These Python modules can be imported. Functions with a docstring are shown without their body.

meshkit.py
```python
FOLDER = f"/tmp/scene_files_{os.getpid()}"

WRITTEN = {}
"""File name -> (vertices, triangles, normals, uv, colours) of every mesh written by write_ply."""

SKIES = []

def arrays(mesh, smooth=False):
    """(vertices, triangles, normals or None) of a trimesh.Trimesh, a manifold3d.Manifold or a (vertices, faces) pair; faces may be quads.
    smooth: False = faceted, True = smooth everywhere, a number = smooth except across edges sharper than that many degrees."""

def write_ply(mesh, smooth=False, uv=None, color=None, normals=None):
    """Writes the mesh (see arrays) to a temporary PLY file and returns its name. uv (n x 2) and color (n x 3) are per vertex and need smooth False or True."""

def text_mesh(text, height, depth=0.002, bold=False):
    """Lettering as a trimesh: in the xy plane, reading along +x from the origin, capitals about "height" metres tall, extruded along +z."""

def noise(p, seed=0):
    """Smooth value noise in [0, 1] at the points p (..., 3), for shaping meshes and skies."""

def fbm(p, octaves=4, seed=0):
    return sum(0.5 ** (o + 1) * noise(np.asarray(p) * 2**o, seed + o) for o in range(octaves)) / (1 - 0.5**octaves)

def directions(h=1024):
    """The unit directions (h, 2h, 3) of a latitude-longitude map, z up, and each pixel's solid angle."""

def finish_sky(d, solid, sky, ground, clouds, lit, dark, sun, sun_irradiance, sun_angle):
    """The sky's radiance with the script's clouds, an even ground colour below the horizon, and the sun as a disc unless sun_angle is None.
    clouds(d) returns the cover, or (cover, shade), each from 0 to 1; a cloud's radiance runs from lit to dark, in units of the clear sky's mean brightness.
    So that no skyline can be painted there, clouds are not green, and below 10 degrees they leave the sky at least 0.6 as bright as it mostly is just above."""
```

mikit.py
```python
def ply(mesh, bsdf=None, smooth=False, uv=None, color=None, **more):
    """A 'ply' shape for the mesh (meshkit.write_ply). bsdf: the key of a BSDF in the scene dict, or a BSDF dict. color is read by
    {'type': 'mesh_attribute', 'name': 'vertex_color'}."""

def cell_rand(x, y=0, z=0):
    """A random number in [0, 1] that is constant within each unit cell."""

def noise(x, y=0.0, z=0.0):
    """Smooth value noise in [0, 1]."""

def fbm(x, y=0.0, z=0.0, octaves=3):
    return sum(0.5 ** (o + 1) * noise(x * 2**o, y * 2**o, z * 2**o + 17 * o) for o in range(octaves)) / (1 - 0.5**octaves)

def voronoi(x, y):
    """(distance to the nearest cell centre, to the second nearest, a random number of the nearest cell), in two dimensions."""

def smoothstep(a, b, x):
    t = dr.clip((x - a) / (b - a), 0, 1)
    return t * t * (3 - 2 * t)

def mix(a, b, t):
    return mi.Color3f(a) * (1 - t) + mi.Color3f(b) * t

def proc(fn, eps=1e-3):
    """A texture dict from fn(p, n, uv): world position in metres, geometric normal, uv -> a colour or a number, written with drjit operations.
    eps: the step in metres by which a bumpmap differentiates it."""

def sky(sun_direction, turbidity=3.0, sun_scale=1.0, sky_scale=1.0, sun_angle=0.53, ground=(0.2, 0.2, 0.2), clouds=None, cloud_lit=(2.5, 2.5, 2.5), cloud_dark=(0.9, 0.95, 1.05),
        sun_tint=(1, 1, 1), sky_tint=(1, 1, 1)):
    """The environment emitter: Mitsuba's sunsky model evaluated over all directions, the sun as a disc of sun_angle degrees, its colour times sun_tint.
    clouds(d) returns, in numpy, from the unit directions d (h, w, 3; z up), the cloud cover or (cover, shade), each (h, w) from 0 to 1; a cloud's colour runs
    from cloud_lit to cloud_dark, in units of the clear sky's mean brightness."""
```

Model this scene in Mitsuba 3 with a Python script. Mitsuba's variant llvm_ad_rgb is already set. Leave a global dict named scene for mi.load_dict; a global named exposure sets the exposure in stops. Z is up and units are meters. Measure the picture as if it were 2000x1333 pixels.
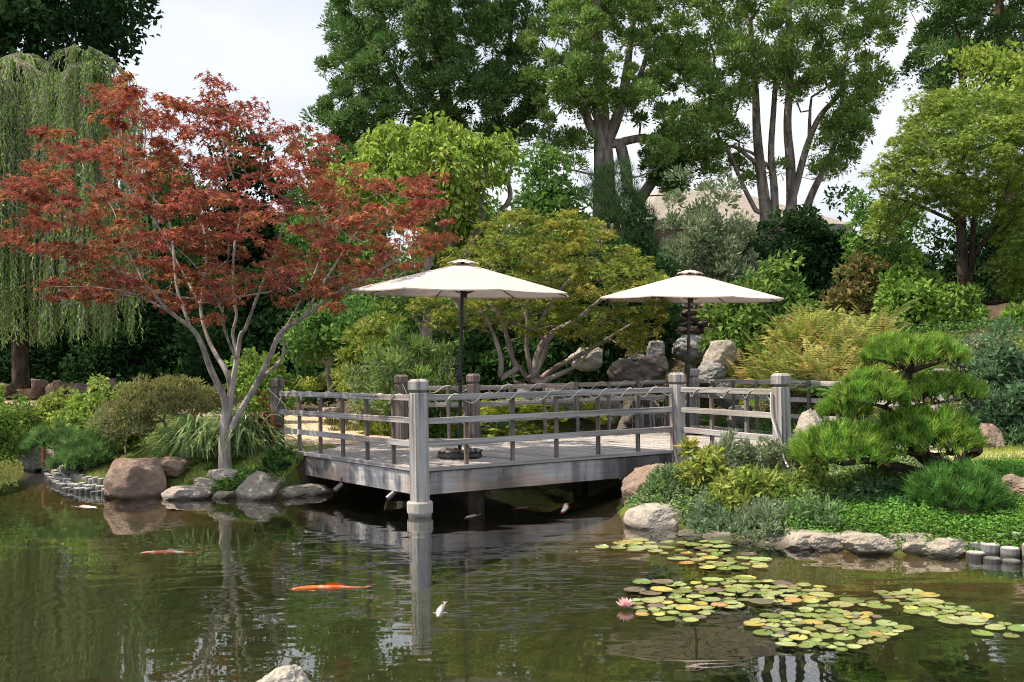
import math
import numpy as np
import trimesh
import shapely
from shapely.geometry import Polygon, LineString, Point
import drjit as dr
import mitsuba as mi
import mikit
import meshkit
from mikit import noise, fbm, smoothstep, mix, cell_rand

T = mi.ScalarTransform4f
scene, labels, count = {}, {}, {}

# ------------------------------------------------------------------ camera, sky, exposure
F = 1944.0                                   # focal length in pixels of the 2000 px wide photograph (35 mm lens)
EYE = np.array([0.0, 0.0, 1.67])
PITCH, ROLL = math.radians(1.164), math.radians(0.92)
FWD = np.array([0, math.cos(PITCH), math.sin(PITCH)])
UP0 = np.array([0, -math.sin(PITCH), math.cos(PITCH)])
RIGHT = math.cos(ROLL) * np.array([1.0, 0, 0]) - math.sin(ROLL) * UP0
UP = math.cos(ROLL) * UP0 + math.sin(ROLL) * np.array([1.0, 0, 0])
scene['camera'] = {'type': 'perspective', 'fov': math.degrees(2 * math.atan(1000 / F)), 'fov_axis': 'x', 'near_clip': 0.1, 'far_clip': 2000.0,
                   'to_world': T().look_at(origin=EYE.tolist(), target=(EYE + FWD).tolist(), up=UP.tolist())}
SUN_AZ, SUN_EL = math.radians(95), math.radians(58)
SUN = np.array([-math.sin(SUN_AZ) * math.cos(SUN_EL), math.cos(SUN_AZ) * math.cos(SUN_EL), math.sin(SUN_EL)])


def cloud_cover(d):
    """A bright thin veil: brightest towards the sun, duller away from it, with faint streaks."""
    q = np.stack([d[..., 0] / (d[..., 2] + 0.35), d[..., 1] / (d[..., 2] + 0.35), d[..., 2] * 0.5], -1)
    c = meshkit.fbm(q * 2.2, 5, 3)
    s = meshkit.fbm(q * 3.1 + 9.0, 4, 8)
    t = np.clip((d @ SUN / np.linalg.norm(SUN) + 0.6) / 0.6, 0, 1)
    return np.clip(0.86 + 0.7 * (c - 0.5), 0, 1), np.clip(1 - t * t * (3 - 2 * t) * (1.12 - 0.5 * np.clip(s - 0.3, 0, 1)), 0, 1)


scene['sky'] = mikit.sky(SUN.tolist(), turbidity=3.0, clouds=cloud_cover, cloud_lit=(2.46, 2.54, 2.70), cloud_dark=(0.5, 0.55, 0.65))
exposure = 2.1


def ray(px, py):
    return FWD + (px - 1000) / F * RIGHT - (py - 666.5) / F * UP


def at(px, py, depth):
    """The point seen at a photograph pixel at this distance along y."""
    d = ray(px, py)
    return EYE + d * (depth / d[1])


def on(px, py, z=0.0):
    d = ray(px, py)
    return EYE + d * ((z - EYE[2]) / d[2])


# ------------------------------------------------------------------ bookkeeping
def number(name):
    n = count.get(name, 0)
    count[name] = n + 1
    return name if n == 0 else f'{name}_{n:03d}'


def put(name, mesh, bsdf, parent=None, smooth=False, uv=None, color=None, kind=None, **more):
    k = number(name if parent is None else f'{parent}__{name}')
    scene[k] = mikit.ply(mesh, bsdf, smooth=smooth, uv=uv, color=color, **more)
    if kind:
        labels.setdefault(k, {})['kind'] = kind
    return k


def thing(name, label, cat, group=None):
    k = number(name)
    labels[k] = {'label': label, 'category': cat}
    if group:
        labels[k]['group'] = group
    return k


def tag(k, label, cat, group=None):
    labels.setdefault(k, {}).update({'label': label, 'category': cat})
    if group:
        labels[k]['group'] = group
    return k


# ------------------------------------------------------------------ materials
def rgb(*c):
    return {'type': 'rgb', 'value': list(c)}


VC = {'type': 'mesh_attribute', 'name': 'vertex_color'}
scene['m_leaf'] = {'type': 'principledthin', 'base_color': VC, 'roughness': 0.36, 'diff_trans': 0.6, 'eta': 1.45}
scene['m_pine'] = {'type': 'principledthin', 'base_color': VC, 'roughness': 0.45, 'diff_trans': 0.6, 'eta': 1.4}


def bumped(inner, fn, scale, eps=2e-3):
    return {'type': 'bumpmap', 'arbitrary': mikit.proc(fn, eps), 'scale': scale, 'bsdf': inner}


def rock_bsdf(a, b, c, moss, rough=0.85):
    def col(p, n, uv):
        f = fbm(p.x * 2.3, p.y * 2.3, p.z * 3.5, 4)
        g = fbm(p.x * 14 + 5, p.y * 14, p.z * 16, 3)
        k = mix(mix(a, b, smoothstep(0.35, 0.65, f)), c, smoothstep(0.5, 0.75, g) * 0.6)
        wet = smoothstep(0.11, 0.03, p.z + 0.05 * g)
        k = k * (1 - 0.72 * wet) * (0.75 + 0.5 * fbm(p.x * 45, p.y * 45, p.z * 45, 2))
        return mix(k, mi.Color3f(0.05, 0.075, 0.02), smoothstep(0.56, 0.72, f + 0.15 * (n.z - 0.5)) * moss)

    def hgt(p, n, uv):
        return fbm(p.x * 12, p.y * 12, p.z * 18, 4) + 0.35 * noise(p.x * 70, p.y * 70, p.z * 70)
    return bumped({'type': 'principled', 'base_color': mikit.proc(col), 'roughness': rough, 'specular': 0.35}, hgt, 0.035)


scene['m_rock_red'] = rock_bsdf((0.17, 0.115, 0.09), (0.26, 0.19, 0.155), (0.34, 0.28, 0.24), 0.15)
scene['m_rock_pale'] = rock_bsdf((0.27, 0.245, 0.22), (0.43, 0.39, 0.35), (0.19, 0.17, 0.155), 0.2)
scene['m_rock_grey'] = rock_bsdf((0.19, 0.19, 0.185), (0.33, 0.33, 0.33), (0.11, 0.105, 0.10), 0.3)
scene['m_rock_wet'] = rock_bsdf((0.09, 0.075, 0.065), (0.2, 0.19, 0.18), (0.12, 0.07, 0.04), 0.3, 0.35)
scene['m_rock_moss'] = rock_bsdf((0.28, 0.25, 0.21), (0.38, 0.35, 0.30), (0.18, 0.17, 0.12), 0.8)


def wood_fn(light, dark, warm):
    def col(p, n, uv):
        g = fbm(uv.x * 1.3, uv.y * 42, 3.0, 4)
        s = fbm(uv.x * 0.9, uv.y * 5, 9.0, 3)
        k = mix(dark, light, smoothstep(0.28, 0.62, g))
        k = mix(k, warm, smoothstep(0.48, 0.72, s) * 0.7)
        crack = smoothstep(0.70, 0.78, fbm(uv.x * 0.6 + 20, uv.y * 75, 1.0, 2))
        return k * (1 - 0.6 * crack)
    return col


def wood_h(p, n, uv):
    return fbm(uv.x * 2, uv.y * 60, 3.0, 3)


scene['m_wood'] = bumped({'type': 'principled', 'base_color': mikit.proc(wood_fn((0.42, 0.41, 0.415), (0.24, 0.23, 0.235), (0.29, 0.245, 0.225))), 'roughness': 0.8, 'specular': 0.3}, wood_h, 0.004)
scene['m_plank'] = bumped({'type': 'principled', 'base_color': mikit.proc(wood_fn((0.38, 0.365, 0.36), (0.23, 0.22, 0.22), (0.28, 0.25, 0.235))), 'roughness': 0.75, 'specular': 0.3}, wood_h, 0.003)
scene['m_wood_dark'] = bumped({'type': 'principled', 'base_color': mikit.proc(wood_fn((0.21, 0.185, 0.175), (0.115, 0.10, 0.095), (0.15, 0.12, 0.10))), 'roughness': 0.8, 'specular': 0.3}, wood_h, 0.003)


def fascia_col(p, n, uv):
    s = fbm(uv.x * 9, uv.y * 1.2, 2.0, 4)
    b = fbm(uv.x * 1.1 + 3, uv.y * 2.5, 5.0, 3)
    k = mix((0.20, 0.20, 0.205), (0.45, 0.44, 0.45), smoothstep(0.3, 0.62, s))
    k = mix(k, (0.42, 0.31, 0.25), smoothstep(0.47, 0.62, b) * 0.75)
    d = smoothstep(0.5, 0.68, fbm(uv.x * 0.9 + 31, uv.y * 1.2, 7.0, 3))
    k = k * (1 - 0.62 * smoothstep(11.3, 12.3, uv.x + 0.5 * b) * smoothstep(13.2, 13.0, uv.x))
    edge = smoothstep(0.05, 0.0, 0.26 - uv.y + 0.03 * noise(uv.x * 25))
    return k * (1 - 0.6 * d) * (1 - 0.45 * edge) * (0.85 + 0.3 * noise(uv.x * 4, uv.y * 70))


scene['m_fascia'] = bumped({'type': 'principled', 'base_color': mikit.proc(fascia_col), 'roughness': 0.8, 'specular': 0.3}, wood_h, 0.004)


def bark_fn(a, b, sc):
    def col(p, n, uv):
        f = fbm(p.x * 9 * sc, p.y * 9 * sc, p.z * 2.2 * sc, 4)
        g = fbm(p.x * 3 * sc, p.y * 3 * sc, p.z * 6 * sc + 4, 3)
        return mix(a, b, smoothstep(0.3, 0.65, f)) * (0.7 + 0.6 * g)
    return col


def bark_h(p, n, uv):
    return fbm(p.x * 16, p.y * 16, p.z * 4, 3)


for nm, a, b, sc in (('m_bark_maple', (0.20, 0.175, 0.16), (0.37, 0.34, 0.325), 1.6), ('m_bark', (0.14, 0.115, 0.10), (0.31, 0.27, 0.245), 1.0), ('m_bark_dark', (0.035, 0.027, 0.02), (0.085, 0.065, 0.05), 1.5)):
    scene[nm] = bumped({'type': 'principled', 'base_color': mikit.proc(bark_fn(a, b, sc)), 'roughness': 0.85, 'specular': 0.2}, bark_h, 0.02)


def fabric_col(p, n, uv):
    w = 0.97 + 0.03 * noise(p.x * 60, p.y * 60, p.z * 60)
    st = fbm(p.x * 2.0, p.y * 2.0, 1.0, 3)
    return mix((0.52, 0.45, 0.425), (0.61, 0.535, 0.51), st) * w


scene['m_fabric'] = {'type': 'principledthin', 'base_color': mikit.proc(fabric_col), 'roughness': 0.9, 'diff_trans': 0.22, 'eta': 1.2}
scene['m_black'] = {'type': 'principled', 'base_color': rgb(0.014, 0.014, 0.016), 'roughness': 0.35, 'specular': 0.5}
scene['m_cord'] = {'type': 'principled', 'base_color': rgb(0.62, 0.62, 0.6), 'roughness': 0.5}
scene['m_metal'] = {'type': 'principled', 'base_color': rgb(0.2, 0.2, 0.21), 'roughness': 0.4, 'metallic': 0.6}
scene['m_rust'] = {'type': 'principled', 'base_color': rgb(0.2, 0.085, 0.035), 'roughness': 0.8}


def concrete_col(p, n, uv):
    f = fbm(p.x * 9, p.y * 9, p.z * 9, 4)
    return mix((0.30, 0.285, 0.26), (0.5, 0.48, 0.45), f) * (1 - 0.75 * smoothstep(0.05, 0.015, p.z + 0.03 * f))


scene['m_concrete'] = {'type': 'principled', 'base_color': mikit.proc(concrete_col), 'roughness': 0.85}
# logs: pale weathered tops, darker sides that go black where they are wet


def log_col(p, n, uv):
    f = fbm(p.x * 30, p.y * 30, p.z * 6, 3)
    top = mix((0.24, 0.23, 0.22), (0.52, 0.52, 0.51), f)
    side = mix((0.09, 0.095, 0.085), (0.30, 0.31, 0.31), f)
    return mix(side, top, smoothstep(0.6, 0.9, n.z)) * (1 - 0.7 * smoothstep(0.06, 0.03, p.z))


scene['m_log'] = {'type': 'principled', 'base_color': mikit.proc(log_col), 'roughness': 0.85}


def pebble_col(p, n, uv):
    r = cell_rand(p.x * 16, p.y * 16, 3)
    return mix((0.08, 0.07, 0.06), (0.3, 0.28, 0.26), r * r)


scene['m_pebble'] = {'type': 'principled', 'base_color': mikit.proc(pebble_col), 'roughness': 0.7}


def ground_col(p, n, uv):
    f = fbm(p.x * 1.2, p.y * 1.2, 0.0, 4)
    g = fbm(p.x * 9, p.y * 9, 2.0, 4)
    soil = mix((0.05, 0.036, 0.024), (0.12, 0.09, 0.065), g)
    grass = mix((0.045, 0.085, 0.015), (0.12, 0.15, 0.035), g)
    k = mix(soil, grass, smoothstep(0.42, 0.56, f + 0.2 * (g - 0.5)) * smoothstep(24.0, 20.0, p.y))
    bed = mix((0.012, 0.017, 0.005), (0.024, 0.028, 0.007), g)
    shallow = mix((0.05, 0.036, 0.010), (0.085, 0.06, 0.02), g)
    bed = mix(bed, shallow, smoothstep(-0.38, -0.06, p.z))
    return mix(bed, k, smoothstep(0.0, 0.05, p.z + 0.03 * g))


def ground_h(p, n, uv):
    return fbm(p.x * 8, p.y * 8, 0.0, 4)


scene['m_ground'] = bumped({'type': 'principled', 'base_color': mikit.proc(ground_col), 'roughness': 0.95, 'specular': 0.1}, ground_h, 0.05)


def sand_col(p, n, uv):
    return mix((0.34, 0.26, 0.18), (0.50, 0.41, 0.31), fbm(p.x * 6, p.y * 6, 0.0, 5)) * (0.85 + 0.3 * noise(p.x * 60, p.y * 60))


scene['m_sand'] = {'type': 'principled', 'base_color': mikit.proc(sand_col), 'roughness': 0.95, 'specular': 0.1}


scene['m_water'] = {'type': 'thindielectric', 'int_ior': 1.26, 'ext_ior': 1.0}
scene['m_fall'] = {'type': 'principledthin', 'base_color': rgb(0.8, 0.82, 0.86), 'roughness': 0.3, 'diff_trans': 1.0, 'spec_trans': 0.45, 'eta': 1.33}
scene['m_pad'] = {'type': 'principled', 'base_color': VC, 'roughness': 0.38, 'specular': 0.5, 'clearcoat': 0.25}
scene['m_petal'] = {'type': 'principledthin', 'base_color': VC, 'roughness': 0.5, 'diff_trans': 0.9, 'eta': 1.3}
scene['m_fish'] = {'type': 'principled', 'base_color': VC, 'roughness': 0.22, 'specular': 0.6}
scene['m_stucco'] = {'type': 'principled', 'base_color': rgb(0.30, 0.27, 0.24), 'roughness': 0.9}


def roof_col(p, n, uv):
    return mix((0.20, 0.18, 0.155), (0.30, 0.275, 0.245), fbm(p.x * 1.5, p.y * 1.5, p.z * 5, 4))


scene['m_roof'] = {'type': 'principled', 'base_color': mikit.proc(roof_col), 'roughness': 0.9}
scene['m_roof_grey'] = {'type': 'principled', 'base_color': rgb(0.3, 0.29, 0.32), 'roughness': 0.7}
scene['m_fascia_brown'] = {'type': 'principled', 'base_color': rgb(0.12, 0.05, 0.03), 'roughness': 0.8}
scene['m_darkwall'] = {'type': 'principled', 'base_color': rgb(0.05, 0.04, 0.035), 'roughness': 0.9}
scene['m_pane'] = {'type': 'principled', 'base_color': rgb(0.03, 0.035, 0.04), 'roughness': 0.08, 'specular': 0.6}

# ------------------------------------------------------------------ mesh helpers


def unit(v):
    v = np.asarray(v, float)
    return v / np.maximum(np.linalg.norm(v, axis=-1, keepdims=True), 1e-12)


def join(parts):
    vs, fs, o = [], [], 0
    for v, f in parts:
        vs.append(v)
        fs.append(np.asarray(f) + o)
        o += len(v)
    return np.vstack(vs), np.vstack(fs)


def tube(pts, rad, sides=6, cap=True):
    p = np.asarray(pts, float)
    r = np.broadcast_to(np.asarray(rad, float), (len(p),))
    t = unit(np.gradient(p, axis=0))
    ref = np.array([0.31, 0.87, 0.17]) if abs(t[:, 2]).mean() > 0.5 else np.array([0.05, 0.11, 1.0])
    a = unit(np.cross(t, ref))
    b = np.cross(t, a)
    g = np.arange(sides) * 2 * np.pi / sides
    v = p[:, None] + r[:, None, None] * (np.cos(g)[None, :, None] * a[:, None] + np.sin(g)[None, :, None] * b[:, None])
    i, j = np.meshgrid(np.arange(len(p) - 1), np.arange(sides), indexing='ij')
    q = np.stack([i * sides + j, i * sides + (j + 1) % sides, (i + 1) * sides + (j + 1) % sides, (i + 1) * sides + j], -1).reshape(-1, 4)
    f = np.vstack([q[:, [0, 1, 2]], q[:, [0, 2, 3]]])
    v = v.reshape(-1, 3)
    if cap:
        n = len(v)
        v = np.vstack([v, p[:1], p[-1:]])
        k = np.arange(sides)
        e = (len(p) - 1) * sides
        f = np.vstack([f, np.stack([k, k * 0 + n, (k + 1) % sides], 1)[:, [0, 2, 1]][:, ::-1], np.stack([e + k, e + (k + 1) % sides, k * 0 + n + 1], 1)])
    return v, f


def spline(pts, n):
    p = np.asarray(pts, float)
    p = np.vstack([2 * p[0] - p[1], p, 2 * p[-1] - p[-2]])
    s = np.linspace(0, len(p) - 3 - 1e-6, n)
    i = s.astype(int)
    t = (s - i)[:, None]
    a, b, c, d = p[i], p[i + 1], p[i + 2], p[i + 3]
    return 0.5 * (2 * b + (c - a) * t + (2 * a - 5 * b + 4 * c - d) * t ** 2 + (3 * b - a - 3 * c + d) * t ** 3)


def board(p0, p1, w, h, up=(0, 0, 1), seed=0.0, bevel=0.004):
    """A bevelled board from p0 to p1; w across, h along up. Returns (verts, faces, uv): u runs along the grain in metres."""
    p0, p1 = np.asarray(p0, float), np.asarray(p1, float)
    L = np.linalg.norm(p1 - p0)
    a = (p1 - p0) / L
    s = unit(np.cross(a, up))
    u = np.cross(s, a)
    c = bevel
    ring = np.array([[-w / 2, -h / 2 + c], [-w / 2, h / 2 - c], [-w / 2 + c, h / 2], [w / 2 - c, h / 2], [w / 2, h / 2 - c], [w / 2, -h / 2 + c], [w / 2 - c, -h / 2], [-w / 2 + c, -h / 2]])
    per = np.concatenate([[0], np.cumsum(np.linalg.norm(np.diff(np.vstack([ring, ring[:1]]), axis=0), axis=1))])
    vs, fs, uvs = [], [], []
    for k in range(8):
        q0, q1 = ring[k], ring[(k + 1) % 8]
        o = len(vs)
        for (e, x) in ((p0, 0.0), (p1, L)):
            for q, vv in ((q0, per[k]), (q1, per[k + 1])):
                vs.append(e + s * q[0] + u * q[1])
                uvs.append([x + seed * 7.31, vv + seed * 1.7])
        fs += [[o, o + 1, o + 3], [o, o + 3, o + 2]]
    for e, flip in ((p0, True), (p1, False)):
        o = len(vs)
        for q in ring:
            vs.append(e + s * q[0] + u * q[1])
            uvs.append([seed * 7.31 + q[0] * 0.5, q[1] + seed])
        for k in range(1, 7):
            fs.append([o, o + k + 1, o + k] if flip else [o, o + k, o + k + 1])
    return np.array(vs), np.array(fs), np.array(uvs)


def put_board(name, p0, p1, w, h, bsdf, parent, up=(0, 0, 1), seed=0.0):
    v, f, uv = board(p0, p1, w, h, up, seed)
    return put(name, (v, f), bsdf, parent, uv=uv)


def prism_uv(profile, sides, rot, x, y, seed=0.0, top=True):
    """A many-sided post: profile = [(radius, z), ...] from bottom to top, flat faces, uv along z."""
    vs, fs, uvs = [], [], []
    g = rot + np.arange(sides) * 2 * np.pi / sides
    for k in range(sides):
        g0, g1 = g[k], g[(k + 1) % sides]
        for (r0, z0), (r1, z1) in zip(profile[:-1], profile[1:]):
            o = len(vs)
            for r, z in ((r0, z0), (r1, z1)):
                for gg, e in ((g0, 0.0), (g1, 1.0)):
                    vs.append([x + r * math.cos(gg), y + r * math.sin(gg), z])
                    uvs.append([z + seed * 3.7 + k * 1.9, (k + e) * 2 * math.pi / sides * max(r0, r1) + seed])
            fs += [[o, o + 1, o + 3], [o, o + 3, o + 2]]
    r, z = profile[-1]
    o = len(vs)
    for gg in g:
        vs.append([x + r * math.cos(gg), y + r * math.sin(gg), z])
        uvs.append([seed + r * math.cos(gg), r * math.sin(gg)])
    for k in range(1, sides - 1):
        fs.append([o, o + k, o + k + 1])
    return np.array(vs), np.array(fs), np.array(uvs)


ICO = {k: trimesh.creation.icosphere(subdivisions=k, radius=1.0) for k in (1, 2, 3, 4, 5)}


def rock_mesh(c, r, seed, sub=4, cuts=9, rough=0.16, flat=None, fine=0.10):
    rng = np.random.default_rng(seed)
    m = ICO[sub]
    v = np.array(m.vertices)
    for _ in range(cuts + 5):
        n = unit(rng.normal(size=3) * [1, 1, 0.8])
        d = rng.uniform(0.55, 0.85)
        s = v @ n
        over = np.maximum(s - d, 0)
        v = v - over[:, None] * n * 0.97
    for _ in range(2):                     # a ledge or two
        n = unit(rng.normal(size=3))
        v = v + n * 0.05 * np.tanh(14 * (v @ unit(rng.normal(size=3)) - rng.uniform(-0.3, 0.3)))[:, None]
    if flat:
        v[:, 2] = np.where(v[:, 2] > flat, flat + (v[:, 2] - flat) * 0.15, v[:, 2])
    k = 1 + rough * (meshkit.fbm(v * 1.7 + seed * 3.1, 4, seed) - 0.5) * 2 + fine * (meshkit.fbm(v * 6 + seed, 4, seed + 5) - 0.5) * 2
    v = v * k[:, None] / np.abs(v).max(0) * np.asarray(r)
    return v + np.asarray(c), np.array(m.faces)


def rock(name, box, depth, label, mat='m_rock_grey', ry=None, seed=1, sub=4, cuts=9, flat=None, sink=0.25, group=None, cat='rock', rough=0.16, fine=0.10):
    """A boulder filling a pixel box at the given distance, sunk a little into what it stands in."""
    x0, y0, x1, y1 = box
    s = depth / F
    c = at((x0 + x1) / 2, (y0 + y1) / 2, depth)
    rx, rz = (x1 - x0) / 2 * s, (y1 - y0) / 2 * s
    k = put(name, rock_mesh(c - [0, 0, rz * sink], (rx, ry or rx * 0.8, rz * (1 + sink)), seed, sub, cuts, rough, flat, fine), mat, smooth=35)
    return tag(k, label, cat, group)


# ------------------------------------------------------------------ foliage
class Foliage:
    def __init__(self):
        self.v, self.f, self.c, self.n = [], [], [], 0

    def add(self, v, f, c):
        self.v.append(v.astype(np.float32))
        self.f.append((f + self.n).astype(np.int32))
        self.c.append(c.astype(np.float32))
        self.n += len(v)

    def leaves(self, P, A, N, L, W, C, fold=0.18):
        A = unit(A)
        S = unit(np.cross(A, N))
        N = np.cross(S, A)
        n = len(P)
        L, W = np.broadcast_to(L, n)[:, None], np.broadcast_to(W, n)[:, None]
        v = np.stack([P, P + A * L * 0.45 - S * W / 2 + N * fold * W, P + A * L - N * L * 0.12, P + A * L * 0.45 + S * W / 2 + N * fold * W], 1).reshape(-1, 3)
        o = np.arange(n)[:, None] * 4
        f = np.concatenate([o + [[0, 2, 1]], o + [[0, 3, 2]]], 1).reshape(-1, 3)
        self.add(v, f, np.repeat(C, 4, 0))

    def needles(self, P, A, L, W, C, rng):
        A = unit(A)
        n = len(P)
        S = unit(np.cross(A, rng.normal(size=(n, 3))))
        W = np.broadcast_to(W, n)[:, None] / 2
        v = np.stack([P - S * W, P + S * W, P + A * np.broadcast_to(L, n)[:, None]], 1).reshape(-1, 3)
        self.add(v, np.arange(3 * n).reshape(-1, 3), np.repeat(C, 3, 0))

    def stars(self, P, A, N, L, C):
        """Five-lobed maple leaves."""
        A = unit(A)
        S = unit(np.cross(A, N))
        N = np.cross(S, A)
        n = len(P)
        ang = np.radians([-118, -82, -55, -28, 0, 28, 55, 82, 118])
        rr = np.array([0.62, 0.3, 0.9, 0.34, 1.05, 0.34, 0.9, 0.3, 0.62])
        zz = np.array([-0.10, 0.02, -0.12, 0.03, -0.16, 0.03, -0.12, 0.02, -0.10])
        L = np.broadcast_to(L, n)[:, None, None]
        out = P[:, None] + L * ((np.cos(ang) * rr)[None, :, None] * A[:, None] + (np.sin(ang) * rr)[None, :, None] * S[:, None] + zz[None, :, None] * N[:, None])
        v = np.concatenate([P[:, None], out], 1).reshape(-1, 3)
        o = np.arange(n)[:, None, None] * 10
        k = np.arange(8)
        f = (o + np.stack([k * 0, k + 1, k + 2], 1)[None]).reshape(-1, 3)
        self.add(v, f, np.repeat(C, 10, 0))

    def put(self, name, parent, mat='m_leaf'):
        return put(name, (np.vstack(self.v), np.vstack(self.f)), mat, parent, color=np.vstack(self.c), kind='stuff')


def palette(rng, cols, n, var=0.18):
    cols = np.asarray(cols, float)
    i = rng.integers(0, len(cols), n)
    j = rng.integers(0, len(cols), n)
    t = rng.random((n, 1)) * 0.5
    return np.clip((cols[i] * (1 - t) + cols[j] * t) * rng.uniform(1 - var, 1 + var, (n, 1)), 0.004, 0.9)


def dirs(rng, n):
    return unit(rng.normal(size=(n, 3)))


def clump_leaves(fo, rng, C, R, per, L, W, cols, style='round', shell=0.55, flat=1.0, var=0.2):
    """Leaves around the clump centres C (k,3) with radii R (k,): each clump has its own tint."""
    k = len(C)
    n = k * per
    ci = np.repeat(np.arange(k), per)
    d = dirs(rng, n)
    if style not in ('willow',):
        d[:, 2] = np.where((d[:, 2] < -0.1) & (rng.random(n) < 0.7), -d[:, 2], d[:, 2])
    r = (shell + (1 - shell) * rng.random(n) ** 0.6) * R[ci]
    P = C[ci] + d * r[:, None] * np.array([1, 1, flat])
    tint = palette(rng, cols, k, 0.12)[ci]
    col = (0.5 * tint + 0.5 * palette(rng, cols, n, var)) * rng.uniform(0.6, 1.3, (n, 1))
    LL = L * rng.uniform(0.65, 1.25, n)
    if style == 'round':
        A = d * 0.7 + dirs(rng, n) * 0.9 + [0, 0, 0.1]
        N = d * 0.5 + dirs(rng, n) * 0.95 + [0, 0, 0.45]
        fo.leaves(P, A, N, LL, W * LL / L, col)
    elif style == 'spray':          # narrow leaves radiating up and out (podocarpus, nandina)
        A = d * 1.0 + dirs(rng, n) * 0.55 + [0, 0, 0.35]
        fo.leaves(P - unit(A) * LL[:, None] * 0.4, A, dirs(rng, n) + [0, 0, 0.5], LL, W * LL / L, col, 0.1)
    elif style == 'droop':
        A = d * 0.5 + dirs(rng, n) * 0.5 + [0, 0, -0.7]
        fo.leaves(P, A, d + dirs(rng, n) * 0.6, LL, W * LL / L, col)
    elif style == 'star':
        A = d * [1, 1, 0.2] + dirs(rng, n) * [1, 1, 0.3] + [0, 0, -0.35]
        N = dirs(rng, n) * 0.8 + [0, 0, 1.0]
        fo.stars(P, A, N, LL * 0.55, col)
    elif style == 'needle':
        A = d * 0.8 + dirs(rng, n) * 0.35 + [0, 0, 0.8]
        fo.needles(P - unit(A) * LL[:, None] * 0.3, A, LL, W, col, rng)


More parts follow.
